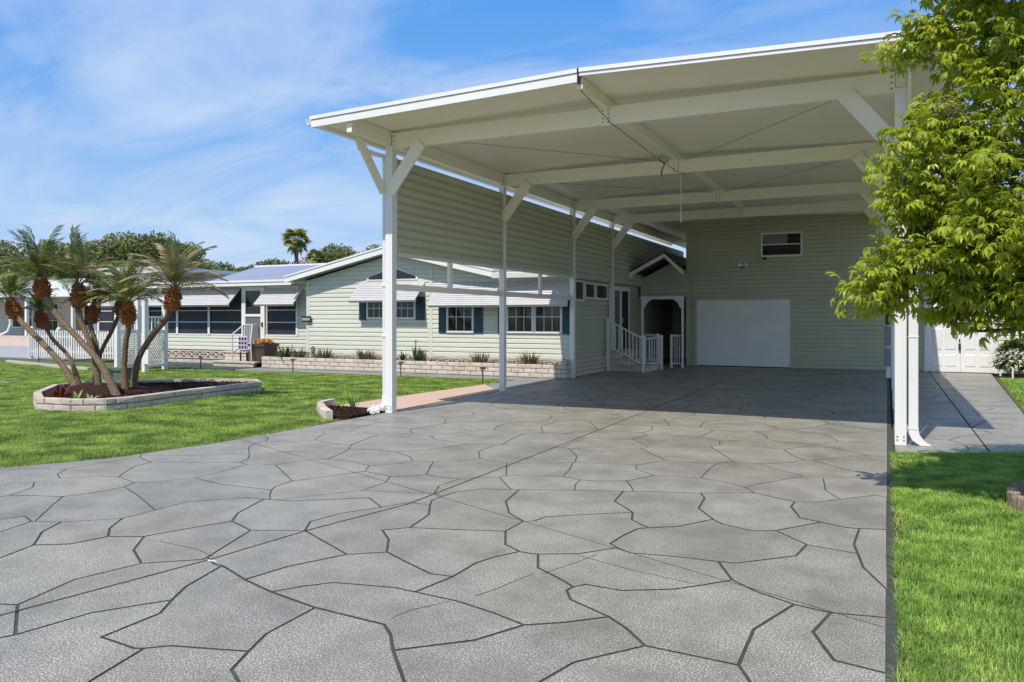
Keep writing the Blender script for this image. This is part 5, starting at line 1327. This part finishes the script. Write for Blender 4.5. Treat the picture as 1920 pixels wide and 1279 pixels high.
cn_ = thing('white_canopy', 'white flat roofed canopy on braced posts rising behind the screened porch', 'canopy', (-32.3, 26, 0))
for x, sg in ((-34.7, 1), (-29.75, -1)):
    part('post', MB().box(x - .1, x + .1, 25.3, 25.5, 0, 3.6), M_whitemetal, cn_)
    part('knee_brace', MB().bar((x, 25.27, 2.75), (x + sg * .75, 25.27, 3.5), 0.05, 0.2, (0, 1, 0)), M_whitemetal, cn_)
    part('knee_brace', MB().bar((x - sg * .1, 25.3, 2.1), (x - sg * .1 - .9 * sg, 25.4, 2.6), 0.05, 0.1), M_whitemetal, cn_)
part('roof_panel', MB().box(-35.4, -29.1, 25.0, 31, 3.62, 3.80), M_whitemetal, cn_)
part('fascia', MB().box(-35.45, -29.05, 24.9, 24.98, 3.55, 3.84), M_trim, cn_)

# ------------------------------------------------------------------ BACKGROUND TREES
def leaf_cloud(n, blobs, size, seed):
    """random leaf-clump quads on and in a set of ellipsoids -> verts, faces"""
    r = np.random.default_rng(seed)
    w = np.array([b[3] * b[4] * b[5] for b in blobs]) ** (2 / 3); w /= w.sum()
    idx = r.choice(len(blobs), n, p=w); B = np.array(blobs)[idx]
    v = r.normal(size=(n, 3)); v /= np.linalg.norm(v, axis=1)[:, None]
    c = B[:, :3] + v * B[:, 3:6] * (r.uniform(.55, 1.06, (n, 1)))
    a = r.normal(size=(n, 3)); a /= np.linalg.norm(a, axis=1)[:, None]
    b = np.cross(a, v + r.normal(scale=.5, size=(n, 3))); b /= np.linalg.norm(b, axis=1)[:, None] + 1e-9
    s = size * r.uniform(.5, 1.3, (n, 1))
    V = np.stack([c - a * s, c + b * s * .45, c + a * s, c - b * s * .45], 1).reshape(-1, 3)
    F = np.arange(4 * n).reshape(n, 4)
    return V, F
def bg_tree(label, x, y, h, r, m, seed, n=3200, size=0.38, lobes=9, cb=0.25):
    rr = random.Random(seed)
    t = thing('broadleaf_tree', label, 'tree', (x, y, 0), 'trees beyond the houses')
    part('trunk', MB().tube([(x, y, 0), (x + rr.uniform(-.3, .3), y, h * .35), (x, y, h * .7)], [r * .07, r * .05, r * .02], 7), M_bark, t)
    blobs = [(0, 0, h * .6, r * .8, r * .8, h * .33)]
    for k in range(lobes):
        a = rr.uniform(0, 6.28); q = rr.uniform(.35, .8) * r
        z = h * rr.uniform(cb + .15, .88)
        s = r * rr.uniform(.28, .5)
        blobs.append((q * math.cos(a), q * math.sin(a), z, s, s, s * rr.uniform(.6, .9)))
    V, F = leaf_cloud(n, blobs, size, seed)
    o = add_obj('crown', np_mesh('crown', V, F, m), t)
far = [(-74, 42, 8.6, 5.5, 'left'), (-69, 45, 7.4, 4.5, ''), (-66.5, 47.5, 8.2, 5, ''), (-62.5, 48, 9.0, 5.2, ''), (-58.8, 50, 8.9, 4.6, ''), (-55.8, 52, 7.0, 4.0, ''), (-53.0, 52.5, 6.0, 3.2, '')]
flab = ['big dark tree at the far left edge behind the palms', 'lower dark tree second from the left beyond the neighbouring house', 'dark tree behind the middle palms and the neighbouring roof',
        'tallest rounded dark tree behind the white canopy', 'dark tree right of the tallest one behind the palm fronds', 'small dark tree behind the dry right palm crown', 'lowest dark tree above the left end of the grey hip roof']
for i, (x, y, h, r, _) in enumerate(far):
    bg_tree(flab[i], x, y, h, r, M_treefar if i % 3 else M_treefar2, 20 + i, 24000 if r > 4.5 else 16000, 0.165)
far2 = [(-50.4, 54, 6.9, 3.6, 'green tree left of the tall fan palm above the roof', M_treefar2), (-47.4, 57, 7.6, 4.0, 'dense green tree right behind the tall fan palm', M_treefar),
        (-45.0, 57.5, 8.3, 3.8, 'dark green tree between the fan palm and the carport post', M_treefar), (-42.8, 58.5, 8.0, 3.4, 'dark green tree nearest the front carport post above the roof', M_treefar)]
for i, (x, y, h, r, lb, m) in enumerate(far2): bg_tree(lb, x, y, h, r, m, 60 + i, 16000, 0.15, cb=0.05)
def fan_palm(x, y, h, r, label, n, seed):
    rr = random.Random(seed)
    t = thing('fan_palm', label, 'palm', (x, y, 0), 'fan palms beyond the roof')
    part('trunk', MB().tube([(x, y, 0), (x + .1, y, h * .5), (x, y, h)], [.22, .17, .15], 8), M_trunk, t, smooth=True)
    fan = MB(); fan.tube([(0, 0, 0), (.55, 0, .05)], 0.02, 4, False)
    for k in range(13):
        a = R(-78 + 13 * k)
        leaf_strip(fan, (.5, 0, .05), (math.cos(a), math.sin(a), .1), .62, .13, .7, 2)
    me = fan.mesh('fan_leaf', M_fan)
    for k in range(n):
        f = (k + .5) / n; az = k * 2.399; el = R(75 - 125 * f + rr.uniform(-10, 10)); s = r * rr.uniform(.8, 1.15)
        piece('fan_leaf', me, t, (x, y, h + .1), (rr.uniform(-.5, .5), -el, az), (s, s, s))
    sk = MB()
    for k in range(60):
        a = rr.uniform(0, 6.28); leaf_strip(sk, (x + .2 * math.cos(a), y + .2 * math.sin(a), h - rr.uniform(0, .6)), (math.cos(a) * .5, math.sin(a) * .5, -1), rr.uniform(.5, 1.0), .12, .2, 2)
    part('dead_skirt', sk, M_frond_dead, t, kind='stuff')
fan_palm(-47.55, 54.6, 8.2, 1.35, 'tall fan palm rising highest above the house roof', 30, 3)
fan_palm(-45.7, 55.0, 6.7, 0.85, 'shorter yellowish fan palm beside the tall one', 20, 4)

# ------------------------------------------------------------------ GRASS (uncountable: one object per lawn)
def grass(poly_test, xr, yr, n, hmin, hmax, width, seed, near=None, seg2=True):
    r = np.random.default_rng(seed)
    P = np.stack([r.uniform(*xr, n), r.uniform(*yr, n)], 1)
    P = P[poly_test(P)]
    n = len(P)
    az = r.uniform(0, 2 * np.pi, n); lean = r.uniform(.2, 1.15, n)
    h = r.uniform(hmin, hmax, n) * (0.8 + .35 * np.sin(P[:, 0] * 2.1 + np.sin(P[:, 1] * 1.7) * 2) * np.sin(P[:, 1] * 1.3) )
    dcam = np.hypot(P[:, 0], P[:, 1]); w = width * (0.7 + .6 * r.random(n)) * np.clip(dcam / 9, .55, 2.6)
    dx_, dy_ = np.cos(az), np.sin(az)
    sx, sy = -dy_ * w / 2, dx_ * w / 2
    b0 = np.stack([P[:, 0] - sx, P[:, 1] - sy, np.full(n, -.024)], 1); b1 = np.stack([P[:, 0] + sx, P[:, 1] + sy, np.full(n, -.024)], 1)
    mx, my = P[:, 0] + dx_ * lean * h * .35, P[:, 1] + dy_ * lean * h * .35
    m0 = np.stack([mx - sx * .8, my - sy * .8, h * .6 - .024], 1); m1 = np.stack([mx + sx * .8, my + sy * .8, h * .6 - .024], 1)
    tp = np.stack([P[:, 0] + dx_ * lean * h * 1.1, P[:, 1] + dy_ * lean * h * 1.1, h * (1 - .25 * lean) - .024], 1)
    V = np.stack([b0, b1, m0, m1, tp], 1).reshape(-1, 3)
    i = np.arange(n)[:, None] * 5
    F = np.concatenate([i + np.array([0, 1, 3]), i + np.array([0, 3, 2]), i + np.array([2, 3, 4])], 0)
    return V, F
def poly_mask(poly):
    A = np.array(poly)
    def f(P):
        c = np.zeros(len(P), bool)
        for k in range(len(A)):
            (x0, y0), (x1, y1) = A[k], A[(k + 1) % len(A)]
            if y0 == y1: continue
            cr = ((y0 > P[:, 1]) != (y1 > P[:, 1])) & (P[:, 0] < (x1 - x0) * (P[:, 1] - y0) / (y1 - y0) + x0)
            c ^= cr
        return c
    return f
bedm = poly_mask([(-12.9 + (x + 12.9) * 1.0, 10.4 + (y - 10.4) * 1.0) for x, y in BED])
lm = poly_mask([(-7.24, 10.3), (-8.42, 10.62), (-8.4, 13), (-8.2, 15.6), (-8.16, 17.1), (-20.2, 16.4), (-26, 16.2), (-40, 19), (-40, 5), (-14, 0.3),
                (-10.6, 2.0), (-8.88, 3.7), (-7.96, 4.85), (-7.50, 5.66), (-7.24, 6.9), (-7.18, 8.2)])
cb = poly_mask([(-8.5, 10.62), (-8.34, 10.05), (-7.46, 9.22), (-7.2, 9.3), (-7.2, 10.5)])
def left_ok(P): return lm(P) & ~bedm(P) & ~cb(P)
ct, stn = math.cos(THETA), math.sin(THETA)
def inview(P, mrg=0.75):
    rr = P[:, 0] * ct + P[:, 1] * stn; dd = -P[:, 0] * stn + P[:, 1] * ct
    return (dd > 1) & (np.abs(rr / np.maximum(dd, .1)) < mrg)
Vs, Fs, o_ = [], [], 0
for (xr_, yr_, n_, h0, h1, w_, sd0) in (((-16, -7.1), (4, 10.5), 330000, .035, .06, .0065, 1), ((-20, -7.9), (10.5, 17.2), 260000, .035, .06, .0075, 2), ((-36, -16), (5, 19), 220000, .035, .06, .008, 3)):
    V, F = grass(lambda P: left_ok(P) & inview(P), xr_, yr_, n_, h0, h1, w_, sd0); Vs.append(V); Fs.append(F + o_); o_ += len(V)
gl = add_obj('grass', np_mesh('grass', np.concatenate(Vs), np.concatenate(Fs), M_blade)); gl['kind'] = 'stuff'
gl['label'] = 'green mown grass of the left lawn'; gl['category'] = 'grass'
rm = poly_mask([(0.034, 1.5), (6, 1.5), (6, 24.2), (2.57, 23.2), (1.98, 14.6), (1.65, 10.44), (0.034, 9.60)])
def right_ok(P): return rm(P) & (np.hypot(P[:, 0] - 1.75, P[:, 1] - 7.4) > .9) & inview(P, 0.9)
Vs, Fs, o_ = [], [], 0
for (xr_, yr_, n_, h0, h1, w_, sd0) in (((0.03, 2.6), (1.5, 10.5), 200000, .05, .085, .0075, 4), ((1.6, 6), (10.3, 24.2), 60000, .04, .06, .009, 5)):
    V, F = grass(right_ok, xr_, yr_, n_, h0, h1, w_, sd0); Vs.append(V); Fs.append(F + o_); o_ += len(V)
gr = add_obj('grass', np_mesh('grass', np.concatenate(Vs), np.concatenate(Fs), M_blade_lush)); gr['kind'] = 'stuff'
gr['label'] = 'lush green grass of the right lawn under the tree'; gr['category'] = 'grass'
# dry fringe blades along the driveway's right edge
M_dry = mat('dry_grass', (0.40, 0.33, 0.11), 0.8, 0.4, 9, transl=.2)
fr = MB()
for k in range(420):
    y = rnd.uniform(1.8, 9.5)
    if math.sin(y * 5.1) + math.sin(y * 2.3 + 1) < rnd.uniform(-1.2, 1.2): continue
    leaf_strip(fr, (rnd.uniform(.055, .10), y, -.02), (rnd.uniform(-.9, .6), rnd.uniform(-.6, .6), .8), rnd.uniform(.04, .09), .006, .6, 2)
fo = add_obj('dry_grass', fr.mesh('dry_grass', M_dry)); fo['kind'] = 'stuff'; fo['label'] = 'dry yellow grass fringe along the driveway border'; fo['category'] = 'grass'
